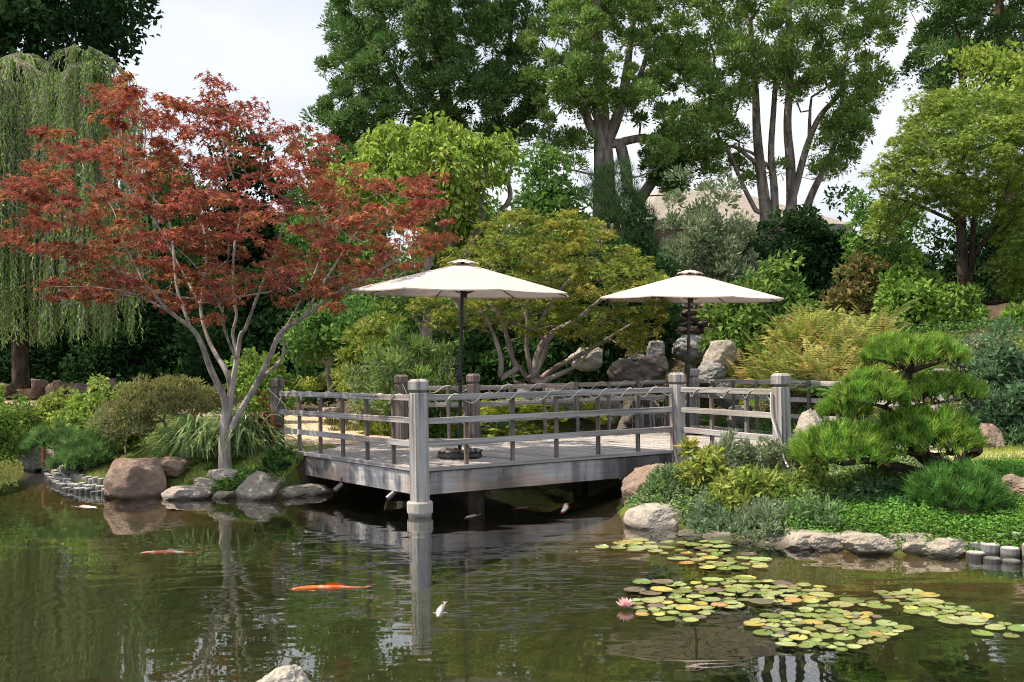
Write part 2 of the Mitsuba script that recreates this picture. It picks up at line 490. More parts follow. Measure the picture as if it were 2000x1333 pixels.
def outline_points(rng, poly, depth, thick, n, edge=0.15):
    """Points inside a rounded crown: its silhouette in the photograph at this distance, its depth from the distance to the silhouette's edge."""
    P = Polygon(poly).buffer(0)
    x0, y0, x1, y1 = P.bounds
    pts = []
    while len(pts) < n:
        q = np.column_stack([rng.uniform(x0, x1, 4 * n), rng.uniform(y0, y1, 4 * n)])
        pts += list(q[shapely.contains_xy(P, q[:, 0], q[:, 1])])
    pts = np.array(pts[:n])
    dist = shapely.distance(shapely.points(pts), P.exterior)
    m = dist.max()
    w = np.sqrt(np.clip(dist / m, 0, 1))
    u = rng.uniform(-1, 1, n)
    u = np.sign(u) * np.abs(u) ** 0.6
    dep = depth + thick * u * (edge + (1 - edge) * w)
    return np.array([at(a, b, d) for (a, b), d in zip(pts, dep)])


# ------------------------------------------------------------------ limbs
class Limbs:
    """A skeleton of nodes; radii follow from how many tips a node carries."""

    def __init__(self):
        self.p, self.par, self.fix = [], [], []

    def node(self, p, par, r=None):
        self.p.append(np.asarray(p, float))
        self.par.append(par)
        self.fix.append(r)
        return len(self.p) - 1

    def stem(self, pts, par=-1, r=None, n=None):
        """A hand-laid stem along pts, r = (radius at start, at end)."""
        q = spline(pts, n or max(4, 4 * len(pts)))
        rr = np.linspace(*r, len(q)) if r is not None else [None] * len(q)
        for i, x in enumerate(q):
            if i == 0 and par >= 0:
                continue
            par = self.node(x, par, rr[i])
        return par

    def nearest(self, p):
        return int(np.argmin(np.linalg.norm(np.array(self.p) - p, axis=1)))

    def reach(self, targets, rng, seg=0.5, wob=0.08, rise=0.6, root=None):
        P = np.array(self.p)
        root = P[0] if root is None else root
        order = np.argsort(np.linalg.norm(targets - root, axis=1))
        for t in targets[order]:
            P = np.array(self.p)
            d = np.linalg.norm(P - t, axis=1) + rise * np.maximum(0, P[:, 2] - t[2] + 0.1)
            d = d + 0.25 * np.linalg.norm(P - root, axis=1) * 0
            i = int(np.argmin(d))
            a = P[i]
            L = np.linalg.norm(t - a)
            n = max(1, int(round(L / seg)))
            par = i
            mid = np.array([0, 0, -0.08 * L])
            for k in range(1, n + 1):
                s = k / n
                q = a + (t - a) * s + mid * math.sin(math.pi * s) + (rng.normal(size=3) * wob * seg if k < n else 0)
                par = self.node(q, par)

    def mesh(self, tip=0.006, power=0.5, sides=6, most=9.0):
        n = len(self.p)
        kids = [[] for _ in range(n)]
        for i, q in enumerate(self.par):
            if q >= 0:
                kids[q].append(i)
        w = np.zeros(n)
        for i in range(n - 1, -1, -1):
            w[i] = w[i] + (1 if not kids[i] else 0)
            if self.par[i] >= 0:
                w[self.par[i]] += w[i]
        r = np.array([f if f is not None else min(most, tip * max(k, 1) ** power) for f, k in zip(self.fix, w)])
        for i in range(n):
            q = self.par[i]
            if q >= 0 and self.fix[i] is None:
                r[i] = min(r[i], r[q] * 0.92)
        parts = []
        for i in range(n):
            q = self.par[i]
            main = q >= 0 and i == max(kids[q], key=lambda c: r[c])
            if q >= 0 and main and self.par[q] >= -1 and not (q == 0):
                continue
            ch, rr = ([self.p[q]], [min(r[q], r[i] * 1.25)]) if q >= 0 else ([], [])
            j = i
            while True:
                ch.append(self.p[j])
                rr.append(r[j])
                if not kids[j] or j == 0:
                    break
                j = max(kids[j], key=lambda c: r[c])
            if len(ch) > 1:
                parts.append(tube(ch, rr, sides if max(rr) > 0.02 else 4))
        return join(parts)


def tree(name, label, cat, outline, depth, thick, clumps, R, per, L, W, cols, style, stems, bark='m_bark', seed=1, group=None, tip=0.012, power=0.5, sides=6, flat=1.0, shell=0.4, limb_share=0.6, edge=0.15, seg=0.6, rise=0.6, wob=0.1, mat='m_leaf', extra=None, most=9.0):
    """stems: [(points, (r0, r1)), ...]; the first is the trunk, the others spring from the nearest node."""
    rng = np.random.default_rng(seed)
    k = thing(name, label, cat, group)
    C = outline_points(rng, outline, depth, thick, clumps, edge)
    if extra is not None:
        C = np.vstack([C, extra])
    lb = Limbs()
    for i, (pts, r) in enumerate(stems):
        pts = np.asarray(pts, float)
        lb.stem(pts, -1 if i == 0 else lb.nearest(pts[0]), r)
    lb.reach(C[rng.random(len(C)) < limb_share] - [0, 0, R * 0.3], rng, seg, wob, rise)
    put('trunk', lb.mesh(tip, power, sides, most), bark, k, smooth=True)
    fo = Foliage()
    clump_leaves(fo, rng, C, R * rng.uniform(0.6, 1.3, len(C)), per, L, W, cols, style, shell, flat)
    fo.put('crown', k, mat)
    return k


def dome(rng, box, depth, n, ry=None, inner=0.72, jit=0.08):
    """Clump centres over a dome-shaped shrub that fills a pixel box."""
    x0, y0, x1, y1 = box
    s = depth / F
    c = at((x0 + x1) / 2, y1, depth)
    rx, rz = (x1 - x0) / 2 * s, (y1 - y0) * s
    d = dirs(rng, n)
    d[:, 2] = np.abs(d[:, 2])
    d = unit(d + [0, 0, 0.15])
    q = rng.uniform(inner, 1.0, (n, 1))
    low = rng.random(n) < 0.3
    d[low] = unit(d[low] * [1, 1, 0.3])
    b = 1 + (meshkit.fbm(d * 3.4 + x0, 3, int(abs(x0)) % 50) - 0.5) * 1.1
    return c + d * q * b[:, None] * [rx, ry or rx * 0.8, rz] + rng.normal(size=(n, 3)) * jit * rz * 0.4, c


def shrub(name, label, box, depth, clumps, R, per, L, W, cols, style='round', seed=1, group=None, bark='m_bark_dark', ry=None, cat='shrub', stems=5, shell=0.3, inner=0.6, mat='m_leaf', flat=1.0, fill=0.3, sr=0.012, bare=0.0):
    rng = np.random.default_rng(seed)
    k = thing(name, label, cat, group)
    C, c = dome(rng, box, depth, clumps, ry, inner)
    if bare:
        C[:, 2] = c[2] + (C[:, 2] - c[2]) * (1 - bare) + bare * (C[:, 2].max() - c[2])
    if style != 'star':
        per, L, W, R = max(8, int(per * 0.62)), L * 1.28, W * 1.38, R * 1.05
    lb = Limbs()
    g = float(height(np.array([c[0]]), np.array([c[1]]))[0]) - 0.05
    base = np.array([c[0], c[1], min(g, c[2])])
    lb.node(base, -1, sr * 1.6)
    tops = C[rng.choice(len(C), min(stems * 3, len(C)), replace=False)]
    lb.reach(base + (tops - base) * 0.9, rng, 0.15, 0.22)
    put('stem', lb.mesh(0.005, 0.5, 5, sr * 1.4), bark, k, smooth=True)
    fo = Foliage()
    clump_leaves(fo, rng, C, R * rng.uniform(0.7, 1.3, len(C)), per, L, W, cols, style, shell, flat)
    fo.put('foliage', k, mat)
    return k


# ------------------------------------------------------------------ the ground and the pond
POND = Polygon([(-40, 19), (-9.3, 17.7), (-8.1, 17.3), (-6.85, 15.0), (-6.05, 13.75), (-5.45, 13.4), (-4.6, 12.95), (-3.7, 12.65), (-2.9, 12.7), (-2.55, 13.4), (-2.1, 14.4), (-1.35, 15.6), (-0.9, 16.6),
                (0.2, 18.9), (1.6, 20.2), (2.9, 20.0), (3.3, 18.2), (2.6, 16.0), (1.9, 13.6), (1.35, 12.4), (1.15, 11.2), (1.12, 10.1), (1.7, 9.75), (2.35, 9.1), (2.7, 8.62), (3.2, 8.35), (3.85, 8.22), (4.3, 7.95), (6, 7.2), (14, 5), (20, 2), (14, -1), (5, 1.6), (0, 2.3), (-5, 2.0), (-14, -1), (-40, -2)])
PATH = LineString([(-2.3, 14.3), (-3.3, 16.4), (-4.2, 19.5), (-7, 23.2), (-13, 25.6), (-26, 26.5), (-45, 27)])
PATH2 = LineString([(4.1, 11.6), (5.2, 11.0), (7.5, 11.1), (14, 11.5)])


def ss(a, b, x):
    t = np.clip((x - a) / (b - a), 0, 1)
    return t * t * (3 - 2 * t)


def height(x, y):
    pt = shapely.points(np.column_stack([np.ravel(x), np.ravel(y)]))
    d = shapely.distance(pt, POND.exterior)
    ins = shapely.contains(POND, pt)
    x, y = np.ravel(x), np.ravel(y)
    land = 0.16 * (1 - np.exp(-d / 0.12)) + 0.40 * (1 - np.exp(-d / 1.6))
    land += 1.55 * ss(13.6, 18.5, y + 0.25 * (x - 4)) * ss(3.4, 5.2, x) * ss(6.0, 3.2, 9.0 - y + 0.0 * x)
    land += 2.3 * ss(20.5, 32, y) * ss(-2.5, 5, x) + 0.35 * ss(21, 28, y) * ss(0, -4, x)
    land += 0.10 * (meshkit.fbm(np.column_stack([x * 0.7, y * 0.7, x * 0]), 3, 4) - 0.5) * ss(0.1, 0.8, d)
    for ln, w, z0 in ((PATH, 1.15, None), (PATH2, 0.55, 0.53)):
        dp = shapely.distance(pt, ln)
        s = shapely.line_locate_point(ln, pt)
        zp = np.interp(s, [0, 3, 9, 14, 40], [0.50, 0.52, 0.60, 0.80, 0.95]) if z0 is None else z0 + 0 * s
        land = land + (zp - land) * ss(w + 0.9, w, dp)
    bed = -np.minimum(0.85, 0.04 + 0.34 * d)
    return np.where(ins, bed, land)


def ground_hit(px, py, near=6.0, far=60.0):
    """The first point of the ground seen at a pixel."""
    t = np.linspace(near, far, 900)
    d = ray(px, py)
    q = EYE + d[None] * (t / d[1])[:, None]
    below = np.nonzero(q[:, 2] < height(q[:, 0], q[:, 1]))[0]
    return q[below[0]] if len(below) else q[-1]


def axis(a, b, fine, lo, hi, step):
    mid = np.arange(a, b, fine)
    g = lambda n, s: np.cumsum(fine * s ** np.arange(1, n))
    up = b + g(60, step)
    dn = a - g(60, step)
    return np.concatenate([np.append(dn[dn > lo], lo)[::-1], mid, np.append(up[up < hi], hi)])


gx, gy = axis(-10, 7, 0.13, -500, 500, 1.16), axis(7, 21, 0.13, -60, 900, 1.16)
GX, GY = np.meshgrid(gx, gy, indexing='ij')
GZ = height(GX, GY)
nx, ny = GX.shape
ii, jj = np.meshgrid(np.arange(nx - 1), np.arange(ny - 1), indexing='ij')
quad = np.stack([ii * ny + jj, (ii + 1) * ny + jj, (ii + 1) * ny + jj + 1, ii * ny + jj + 1], -1).reshape(-1, 4)
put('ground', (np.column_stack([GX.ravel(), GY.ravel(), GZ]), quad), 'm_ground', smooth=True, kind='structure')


def ribbon(line, w, n, lift):
    s = np.linspace(0, line.length, n)
    c = np.array([line.interpolate(q).coords[0] for q in s])
    t = unit(np.gradient(c, axis=0))
    m = 9
    k = np.linspace(-1, 1, m)
    wob = 1 + 0.12 * (meshkit.noise(np.column_stack([s * 0.9, s * 0, s * 0]), 3) - 0.5)
    q = c[:, None] + (k[None, :, None] * w * wob[:, None, None]) * np.stack([-t[:, 1], t[:, 0]], -1)[:, None]
    q = q.reshape(-1, 2)
    z = height(q[:, 0], q[:, 1]) + lift - 0.05 * (np.tile(np.abs(k), n) > 0.99)
    i, j = np.meshgrid(np.arange(n - 1), np.arange(m - 1), indexing='ij')
    f = np.stack([i * m + j, i * m + j + 1, (i + 1) * m + j + 1, (i + 1) * m + j], -1).reshape(-1, 4)[:, ::-1]
    return np.column_stack([q, z]), f


put('path', ribbon(PATH, 1.15, 160, 0.025), 'm_sand', smooth=True, kind='structure')
put('path', ribbon(PATH2, 0.5, 60, 0.03), 'm_sand', smooth=True, kind='structure')
wx = np.concatenate([np.linspace(-40, -9, 60)[:-1], np.linspace(-9, 7, 460)[:-1], np.linspace(7, 22, 40)])
wy = np.concatenate([np.linspace(-3, 3, 20)[:-1], np.linspace(3, 9, 300)[:-1], np.linspace(9, 14, 150)[:-1], np.linspace(14, 21, 90)])
WX, WY = np.meshgrid(wx, wy, indexing='ij')


def ripples(x, y):
    """Height of the pond's surface in metres: long low wavelets, calmer in places."""
    z = x * 0
    q = lambda a, b, c: np.stack([a, b, z + c], -1)
    wob = x + 0.4 * meshkit.fbm(q(x * 0.9, y * 0.9, 4.0), 2, 1)
    a = meshkit.fbm(q(wob * 1.9, y * 5.2, 1.0), 3, 2)
    b = meshkit.noise(q(wob * 6.0 + 4, y * 15.0, 2.0), 3)
    calm = 0.3 + 0.7 * ss(0.35, 0.65, meshkit.fbm(q(x * 0.45 + 7, y * 0.55, 6.0), 2, 5))
    return RIPPLE * (a + 0.13 * b - 0.55) * calm


RIPPLE = 0.0055
wnx, wny = WX.shape
ii, jj = np.meshgrid(np.arange(wnx - 1), np.arange(wny - 1), indexing='ij')
wquad = np.stack([ii * wny + jj, (ii + 1) * wny + jj, (ii + 1) * wny + jj + 1, ii * wny + jj + 1], -1).reshape(-1, 4)
wmid = np.column_stack([WX.ravel()[wquad].mean(1), WY.ravel()[wquad].mean(1)])
wquad = wquad[shapely.contains_xy(POND.buffer(0.35), wmid[:, 0], wmid[:, 1])]
used, inv = np.unique(wquad, return_inverse=True)
put('water', (np.column_stack([WX.ravel(), WY.ravel(), ripples(WX, WY).ravel()])[used], inv.reshape(-1, 4)), 'm_water', smooth=True, kind='structure')

# ------------------------------------------------------------------ the zigzag bridge
DZ = 0.52
P1, P2, P3, P4 = np.array([-3.25, 13.72]), np.array([-1.03, 10.86]), np.array([2.08, 12.62]), np.array([2.92, 10.85])
P6, P7, P8, P9 = np.array([-1.69, 15.1]), np.array([-0.59, 14.9]), np.array([3.12, 17.2]), np.array([5.3, 12.3])
DECK = Polygon([P1, P2, P3, P4, P9, P8, P7, P6])
bridge = thing('wooden_bridge', 'weathered grey zigzag timber bridge with railings crossing the pond', 'bridge')
e1 = unit(P1 - P2)
across = np.array([e1[1], -e1[0]])
prng = np.random.default_rng(5)
lo, hi = -4.0, 9.0
w = 0.14
i = 0
inner = DECK.buffer(-0.15, join_style='mitre')
while lo < hi:
    s0, s1 = lo + 0.004, lo + w - 0.004
    strip = Polygon([P2 + across * s0 - e1 * 9, P2 + across * s1 - e1 * 9, P2 + across * s1 + e1 * 12, P2 + across * s0 + e1 * 12])
    g = strip.intersection(inner)
    for poly in (g.geoms if hasattr(g, 'geoms') else [g]):
        if poly.is_empty or poly.area < 0.02:
            continue
        m = trimesh.creation.extrude_polygon(poly, 0.035, engine='earcut')
        v = np.array(m.vertices)
        dz = prng.uniform(-0.004, 0.002)
        uv = np.column_stack([(v[:, :2] - P2) @ e1 + i * 5.3, (v[:, :2] - P2) @ across + i * 1.37])
        v[:, 2] += DZ - 0.037 + dz
        put('plank', (v, m.faces), 'm_plank', bridge, uv=uv)
    lo += w
    i += 1
edges = [(P1, P2), (P2, P3), (P3, P4), (P6, P7), (P7, P8), (P8, P9)]
cen = np.array(DECK.centroid.coords[0])


def v3(p, z):
    return np.array([p[0], p[1], z])


for i, (a, b) in enumerate(edges):
    d = unit(b - a)
    nrm2 = np.array([d[1], -d[0]])
    if DECK.contains(Point(*((a + b) / 2 + nrm2 * 0.1))):
        nrm2 = -nrm2
    ea, eb = a - nrm2 * 0.05 + d * 0.1, b - nrm2 * 0.05 - d * 0.1
    put_board('edge_board', v3(ea, DZ - 0.017), v3(eb, DZ - 0.017), 0.15, 0.045, 'm_plank', bridge, seed=i + 0.3)
    v, f, uv = board(v3(a + nrm2 * -0.03 + d * 0.05, DZ - 0.172), v3(b + nrm2 * -0.03 - d * 0.05, DZ - 0.172), 0.06, 0.25, seed=0)
    L = np.linalg.norm(b - a)
    uv = np.column_stack([(v[:, :2] - a) @ d + i * 9.1, v[:, 2] - (DZ - 0.297)])
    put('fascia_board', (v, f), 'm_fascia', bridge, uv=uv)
    put_board('beam', v3(a - nrm2 * 0.45 + d * 0.3, DZ - 0.16), v3(b - nrm2 * 0.45 - d * 0.3, DZ - 0.16), 0.12, 0.2, 'm_wood_dark', bridge, seed=i)
    for h in (0.76, 0.51, 0.262):
        hh = DZ + h + prng.uniform(-0.006, 0.006)
        put_board('rail', v3(a, hh), v3(b, hh + prng.uniform(-0.008, 0.008)), 0.04, 0.066, 'm_wood', bridge, seed=i * 3.1 + h * 7)
    nb = max(2, int(round(L / 0.6)) - 1)
    for k in range(nb):
        q = a + (b - a) * (k + 1) / (nb + 1)
        lean = prng.uniform(-0.012, 0.012)
        q = q - nrm2 * 0.043
        put_board('baluster', v3(q, DZ + 0.008), v3(q + d * lean, DZ + 0.79 + prng.uniform(-0.02, 0.02)), 0.04, 0.045, 'm_wood_dark', bridge, up=(d[0], d[1], 0), seed=i + k * 0.7)


def post(p, rot, bottom, parent, wood='m_wood'):
    R = 0.112
    s = (p[0] * 3.1 + p[1]) % 7
    v, f, uv = prism_uv([(R, bottom), (R, DZ + 0.815), (R - 0.008, DZ + 0.822)], 6, rot, p[0], p[1], s)
    k = put('post', (v, f), wood, parent, uv=uv)
    v, f, uv = prism_uv([(R - 0.02, DZ + 0.822), (R - 0.02, DZ + 0.85)], 6, rot, p[0], p[1], s + 1)
    put('neck', (v, f), 'm_wood_dark', k, uv=uv)
    v, f, uv = prism_uv([(R + 0.002, DZ + 0.851), (R + 0.008, DZ + 0.86), (R + 0.008, DZ + 0.945), (R - 0.025, DZ + 0.972)], 6, rot, p[0], p[1], s + 2)
    put('cap', (v, f), wood, k, uv=uv)
    return k


for i, p in enumerate((P1, P2, P3, P4, P6, P7, P8, P9)):
    rot = [0.755, 0.42, 0.36, 0.26, 0.6, 0.56, 0.2, 0.3][i]
    k = post(p, rot, {1: 0.16}.get(i, -0.6), bridge, 'm_wood_dark' if i in (0, 4, 5) else 'm_wood')
    if i == 1:
        v, f, uv = prism_uv([(0.135, 0.035), (0.142, 0.05), (0.142, 0.15), (0.13, 0.165)], 16, 0, p[0], p[1])
        put('collar', (v, f), 'm_concrete', k)
        v, f, uv = prism_uv([(0.125, -0.85), (0.125, 0.036)], 16, 0, p[0], p[1])
        put('footing', (v, f), 'm_concrete', k)
for q in ((-0.45, 11.75), (0.9, 13.6), (-1.6, 13.9)):
    v, f, uv = prism_uv([(0.1, -0.9), (0.1, DZ - 0.26)], 8, 0, q[0], q[1])
    put('pile', (v, f), 'm_bark_dark', bridge, uv=uv)

# cord wound round the top rails
crng = np.random.default_rng(8)


def wound_cord(a, b, turns, label, z=DZ + 0.76, start=None, sag=0.05):
    n = turns * 12
    s = np.linspace(0.03, 0.99, n)
    ph = s * turns * 2 * np.pi + 0.8 * np.sin(s * 9)
    d = unit(b - a)
    nn = np.array([d[1], -d[0]])
    c = a[None] + (b - a)[None] * s[:, None]
    q = np.column_stack([c + nn[None] * (0.03 * np.cos(ph))[:, None], z + 0.041 * np.sin(ph) - sag * np.maximum(0, -np.sin(ph)) * (0.5 + crng.random(n) * 0.15)])
    if start is not None:
        q = np.vstack([spline(start + [q[0]], 14)[:-1], q])
    k = put('rope_light_cord', tube(q, 0.0062, 5), 'm_cord', smooth=True)
    tag(k, label, 'cord')


wound_cord(P1, P2, 8, 'pale cord wound round the top rail at the left end of the bridge',
           start=[v3(P1 + [-0.10, -0.09], 1.35), v3(P1 + [0.0, -0.12], 1.26), v3(P1 + [0.13, -0.1], 1.12), v3(P1 + [0.16, -0.1], 1.0), v3(P1 + [0.02, -0.13], 1.05), v3(P1 + [0.08, -0.12], 1.22)])
wound_cord(P2, P3, 9, 'pale cord wound round the front top rail over the long grey fascia')
wound_cord(P3, P4, 4, 'pale cord draped on the short sunlit rail beside the right post',
           z=DZ + 0.75)
wound_cord(P7, P8, 8, 'pale cord wound round the rear top rail before the waterfall boulders', sag=0.09)
wound_cord(P8, P9, 6, 'pale cord along the far right rear rail behind the pine')
wound_cord(P6, P7, 2, 'short pale cord looping between the two dark rear posts', start=[v3(P6 + [0.03, -0.12], 1.36), v3(P6 + [0.1, -0.12], 1.2)])
k = put('cable', tube(spline([v3(P4 + [-0.12, -0.05], 1.29), v3(P4 + [-0.125, -0.06], 1.05), v3(P4 + [-0.09, -0.13], 0.85), v3(P4 + [-0.04, -0.16], 0.62), v3(P4 + [-0.02, -0.3], 0.5)], 16), 0.012, 6), 'm_cord', smooth=True)
tag(k, 'white cable running down the left edge of the right front post', 'cable')

# spotlights under the bridge and the bollard lamp by its left end
for px, py, dep, lb in ((660, 953, 12.2, 'small silver spotlight under the bridge, further from the near post'), (763, 969, 11.3, 'small silver spotlight under the bridge, next to the near post')):
    c = at(px, py, dep)
    k = thing('spotlight', lb, 'lamp')
    a = unit([-0.6, -0.35, -0.55])
    v, f = tube([c - a * 0.07, c - a * 0.02, c + a * 0.05, c + a * 0.055], [0.028, 0.034, 0.034, 0.026], 12)
    put('housing', (v, f), 'm_metal', k, smooth=40)
    put('bracket', tube([c - a * 0.05, c - a * 0.06 + [0, 0, 0.08], [c[0] + 0.03, c[1] + 0.06, DZ - 0.27]], 0.008, 6), 'm_black', k, smooth=True)
c = at(523, 852, 13.45)
k = thing('bollard_lamp', 'small black cylinder lamp on a stake left of the bridge end', 'lamp')
put('stake', tube([[c[0], c[1], 0.2], [c[0], c[1], c[2] - 0.05]], 0.015, 6), 'm_black', k, smooth=True)
v, f, uv = prism_uv([(0.035, c[2] - 0.06), (0.04, c[2] - 0.05), (0.04, c[2] + 0.07), (0.03, c[2] + 0.08)], 14, 0, c[0], c[1])
put('head', (v, f), 'm_black', k)
c = at(533, 880, 13.5)
k = put('wooden_stake', prism_uv([(0.035, 0.1), (0.035, 1.0), (0.02, 1.02)], 4, 0.6, c[0], c[1])[:2], 'm_rust')
tag(k, 'thin reddish wooden stake against the left end post of the bridge', 'stake')

# ------------------------------------------------------------------ the two umbrellas


def umbrella(base, top, rim, radius, rot, tilt, label, shade=0):
    k = thing('patio_umbrella', label, 'umbrella')
    bx, by = base
    pole_top = top - 0.03
    put('pole', tube([[bx, by, DZ + 0.02], [bx + 0.03, by, (DZ + top) / 2], [bx + 0.075, by, pole_top]], 0.022, 10), 'm_black', k, smooth=40)
    v, f, uv = prism_uv([(0.026, DZ + 0.9), (0.042, DZ + 0.94), (0.042, DZ + 1.02), (0.026, DZ + 1.07)], 12, 0, bx + 0.008, by)
    h = put('crank_housing', (v, f), 'm_black', k)
    put('crank_handle', tube([[bx, by - 0.03, DZ + 0.98], [bx - 0.01, by - 0.085, DZ + 0.98], [bx - 0.03, by - 0.09, DZ + 0.95]], 0.008, 6), 'm_black', h, smooth=True)
    c = np.array([bx + 0.08, by, 0])
    tl = np.array([math.cos(0.0), 0.0])
    rimz = lambda x: -math.tan(math.radians(tilt)) * x

    def P(r, g, z):
        x, y = r * math.cos(g), r * math.sin(g)
        return np.array([c[0] + x, c[1] + y, z + rimz(x) + 0.03 * y])
    n, m, sub = 8, 10, 8
    vs, fs = [], []
    r0 = 0.12
    zr = lambda t: top - 0.045 - (top - 0.045 - rim) * t
    for a in range(n):
        g0, g1 = rot + a * 2 * np.pi / n, rot + (a + 1) * 2 * np.pi / n
        o = len(vs)
        for i in range(m + 1):
            t = i / m
            r = r0 + (radius - r0) * t
            A, B = P(r, g0, zr((r) / radius)), P(r, g1, zr((r) / radius))
            for j in range(sub + 1):
                s = j / sub
                q = A * (1 - s) + B * s
                sg = 4 * s * (1 - s)
                q = q + np.array([0, 0, -0.022 * sg * t * (1 - 0.4 * t)])
                if i == m:                       # the hem scoops in between the rib tips
                    q = q + unit(np.append(c[:2] - q[:2], 0)) * 0.014 * sg
                vs.append(q)
        for i in range(m):
            for j in range(sub):
                q = o + i * (sub + 1) + j
                fs += [[q, q + sub + 1, q + 1], [q + 1, q + sub + 1, q + sub + 2]]
        o = len(vs)                              # narrow hanging hem
        for j in range(sub + 1):
            q = vs[o - (sub + 1) + j]
            vs.append(q)
            vs.append(q + np.array([0, 0, -0.014]))
        for j in range(sub):
            q = o + 2 * j
            fs += [[q, q + 1, q + 2], [q + 2, q + 1, q + 3]]
    put('canopy', (np.array(vs), np.array(fs)), 'm_fabric', k, smooth=15)
    # vent cap: a small second tier standing off the canopy with scooped sides
    vs, fs = [], []
    for a in range(n):
        g0, g1 = rot + a * 2 * np.pi / n, rot + (a + 1) * 2 * np.pi / n
        o = len(vs)
        for i, (r, z) in enumerate(((0.012, top), (0.08, top - 0.012), (0.15, top - 0.036), (0.205, top - 0.064))):
            for j in range(5):
                s = j / 4
                q = P(r, g0, z) * (1 - s) + P(r, g1, z) * s
                if i == 3:
                    q[2] += 0.016 * 4 * s * (1 - s)
                vs.append(q)
        for i in range(3):
            for j in range(4):
                q = o + i * 5 + j
                fs += [[q, q + 5, q + 1], [q + 1, q + 5, q + 6]]
    put('vent_cap', (np.array(vs), np.array(fs)), 'm_fabric', k, smooth=20)
    put('finial', tube([P(0, 0, top - 0.02), P(0, 0, top + 0.01), P(0, 0, top + 0.022)], [0.03, 0.028, 0.012], 10), 'm_black', k, smooth=40)
    for a in range(n):
        g = rot + a * 2 * np.pi / n
        put('rib', tube([P(0.03, g, top - 0.06), P(radius * 0.55, g, zr(0.55) - 0.018), P(radius * 0.995, g, zr(0.995) - 0.012)], 0.007, 5), 'm_black', k, smooth=True)
        put('strut', tube([P(0.035, g, rim - 0.01), P(radius * 0.42, g, zr(0.42) - 0.022)], 0.006, 5), 'm_black', k, smooth=True)
    q0 = P(0, 0, rim - 0.06)
    put('runner', tube([q0, q0 + [0, 0, 0.08]], 0.04, 10), 'm_black', k, smooth=40)
    v, f, uv = prism_uv([(0.27, DZ + 0.004), (0.275, DZ + 0.02), (0.26, DZ + 0.055), (0.2, DZ + 0.065)], 24, 0, bx, by)
    return k, (v, f)


um1, tray = umbrella((-0.655, 12.05), 2.92, 2.51, 1.365, 0.32, 2.0, 'left beige octagonal umbrella on a black pole standing on the bridge')
t1 = put('base_tray', tray, 'm_black', um1)
um2, tray = umbrella((2.65, 15.15), 3.02, 2.575, 1.44, 0.22, 1.6, 'right beige octagonal umbrella on a black pole at the rear of the bridge')
put('base_tray', tray, 'm_black', um2)
rng = np.random.default_rng(3)
for cx, cy, um, n in ((-0.655, 12.05, um1, 46), (2.65, 15.15, um2, 20)):
    for i in range(n):
        a, r = rng.uniform(0, 2 * np.pi), 0.25 * math.sqrt(rng.uniform(0.06, 1))
        s = rng.uniform(0.024, 0.042)
        m = rock_mesh((cx + r * math.cos(a), cy + r * math.sin(a), DZ + 0.07 + 0.02 * rng.random()), (s * 1.2, s, s * 0.75), 40 + i, 1, 0, 0.2)
        k = f'{um}__base_tray'
        put('pebble', m, 'm_pebble', k, smooth=True)

# ------------------------------------------------------------------ rocks
rock('boulder', (208, 886, 335, 972), 13.0, 'large reddish boulder at the water edge left of the maple', 'm_rock_red', 0.42, 3, cuts=4, cat='boulder', flat=0.62, fine=0.04)
rock('boulder', (300, 893, 372, 930), 13.3, 'low brown rock tailing off right of the large reddish boulder', 'm_rock_red', 0.3, 5, cuts=6, cat='boulder')
rock('boulder', (303, 946, 417, 982), 12.75, 'flat pale stone slab at the water edge below the maple', 'm_rock_pale', 0.36, 7, cuts=5, cat='boulder', flat=0.5)
rock('boulder', (456, 916, 560, 978), 12.75, 'rounded mottled boulder at the water edge right of the maple trunk', 'm_rock_moss', 0.4, 11, cuts=6, cat='boulder')
rock('boulder', (530, 946, 655, 982), 12.9, 'low crusty stone edging running under the left end of the bridge', 'm_rock_moss', 0.35, 12, cuts=5, cat='boulder')
rock('boulder', (40, 868, 112, 915), 16.6, 'pale boulder by the far left shore behind the log edging', 'm_rock_pale', 0.4, 13, cuts=6, cat='boulder')
rock('boulder', (120, 905, 170, 925), 14.4, 'small dark stone under the low pine on the left bank', 'm_rock_wet', 0.2, 14, cuts=6, cat='boulder', sub=3)
rock('boulder', (398, 914, 486, 934), 13.05, 'bare pale root stone at the foot of the maple', 'm_rock_pale', 0.28, 15, cuts=6, cat='boulder', sub=3)
rock('boulder', (1213, 908, 1350, 1012), 10.9, 'tall reddish boulder at the water edge under the right end of the bridge', 'm_rock_red', 0.5, 17, cuts=8, cat='boulder')
rock('boulder', (1218, 984, 1352, 1042), 10.05, 'smooth cream coloured flat boulder jutting into the pond on the right', 'm_rock_pale', 0.38, 19, cuts=-3, cat='boulder', rough=0.1, fine=0.025)
rock('boulder', (1420, 936, 1520, 985), 9.9, 'pale flat rock half hidden among the azaleas on the right bank', 'm_rock_pale', 0.3, 23, cuts=6, cat='boulder')
rock('boulder', (1945, 918, 2045, 1008), 9.3, 'brown boulder at the right edge of the picture beside the low pine', 'm_rock_red', 0.4, 29, cuts=8, cat='boulder')
rock('boulder', (1860, 965, 1960, 1012), 9.25, 'flat dark red slab under the low pine on the right bank', 'm_rock_red', 0.3, 31, cuts=6, cat='boulder', flat=0.5)
rock('boulder', (1880, 826, 1960, 885), 11.9, 'reddish rock behind the bonsai pine beside the right path', 'm_rock_red', 0.35, 33, cuts=8, cat='boulder')
rock('boulder', (1545, 788, 1612, 870), 13.2, 'white boulder seen through the rail right of the right front post', 'm_rock_pale', 0.35, 35, cuts=5, cat='boulder')
rock('boulder', (478, 1302, 608, 1420), 4.75, 'pale pinkish boulder cut off by the bottom edge in the foreground', 'm_rock_pale', 0.22, 37, cuts=7, cat='boulder')
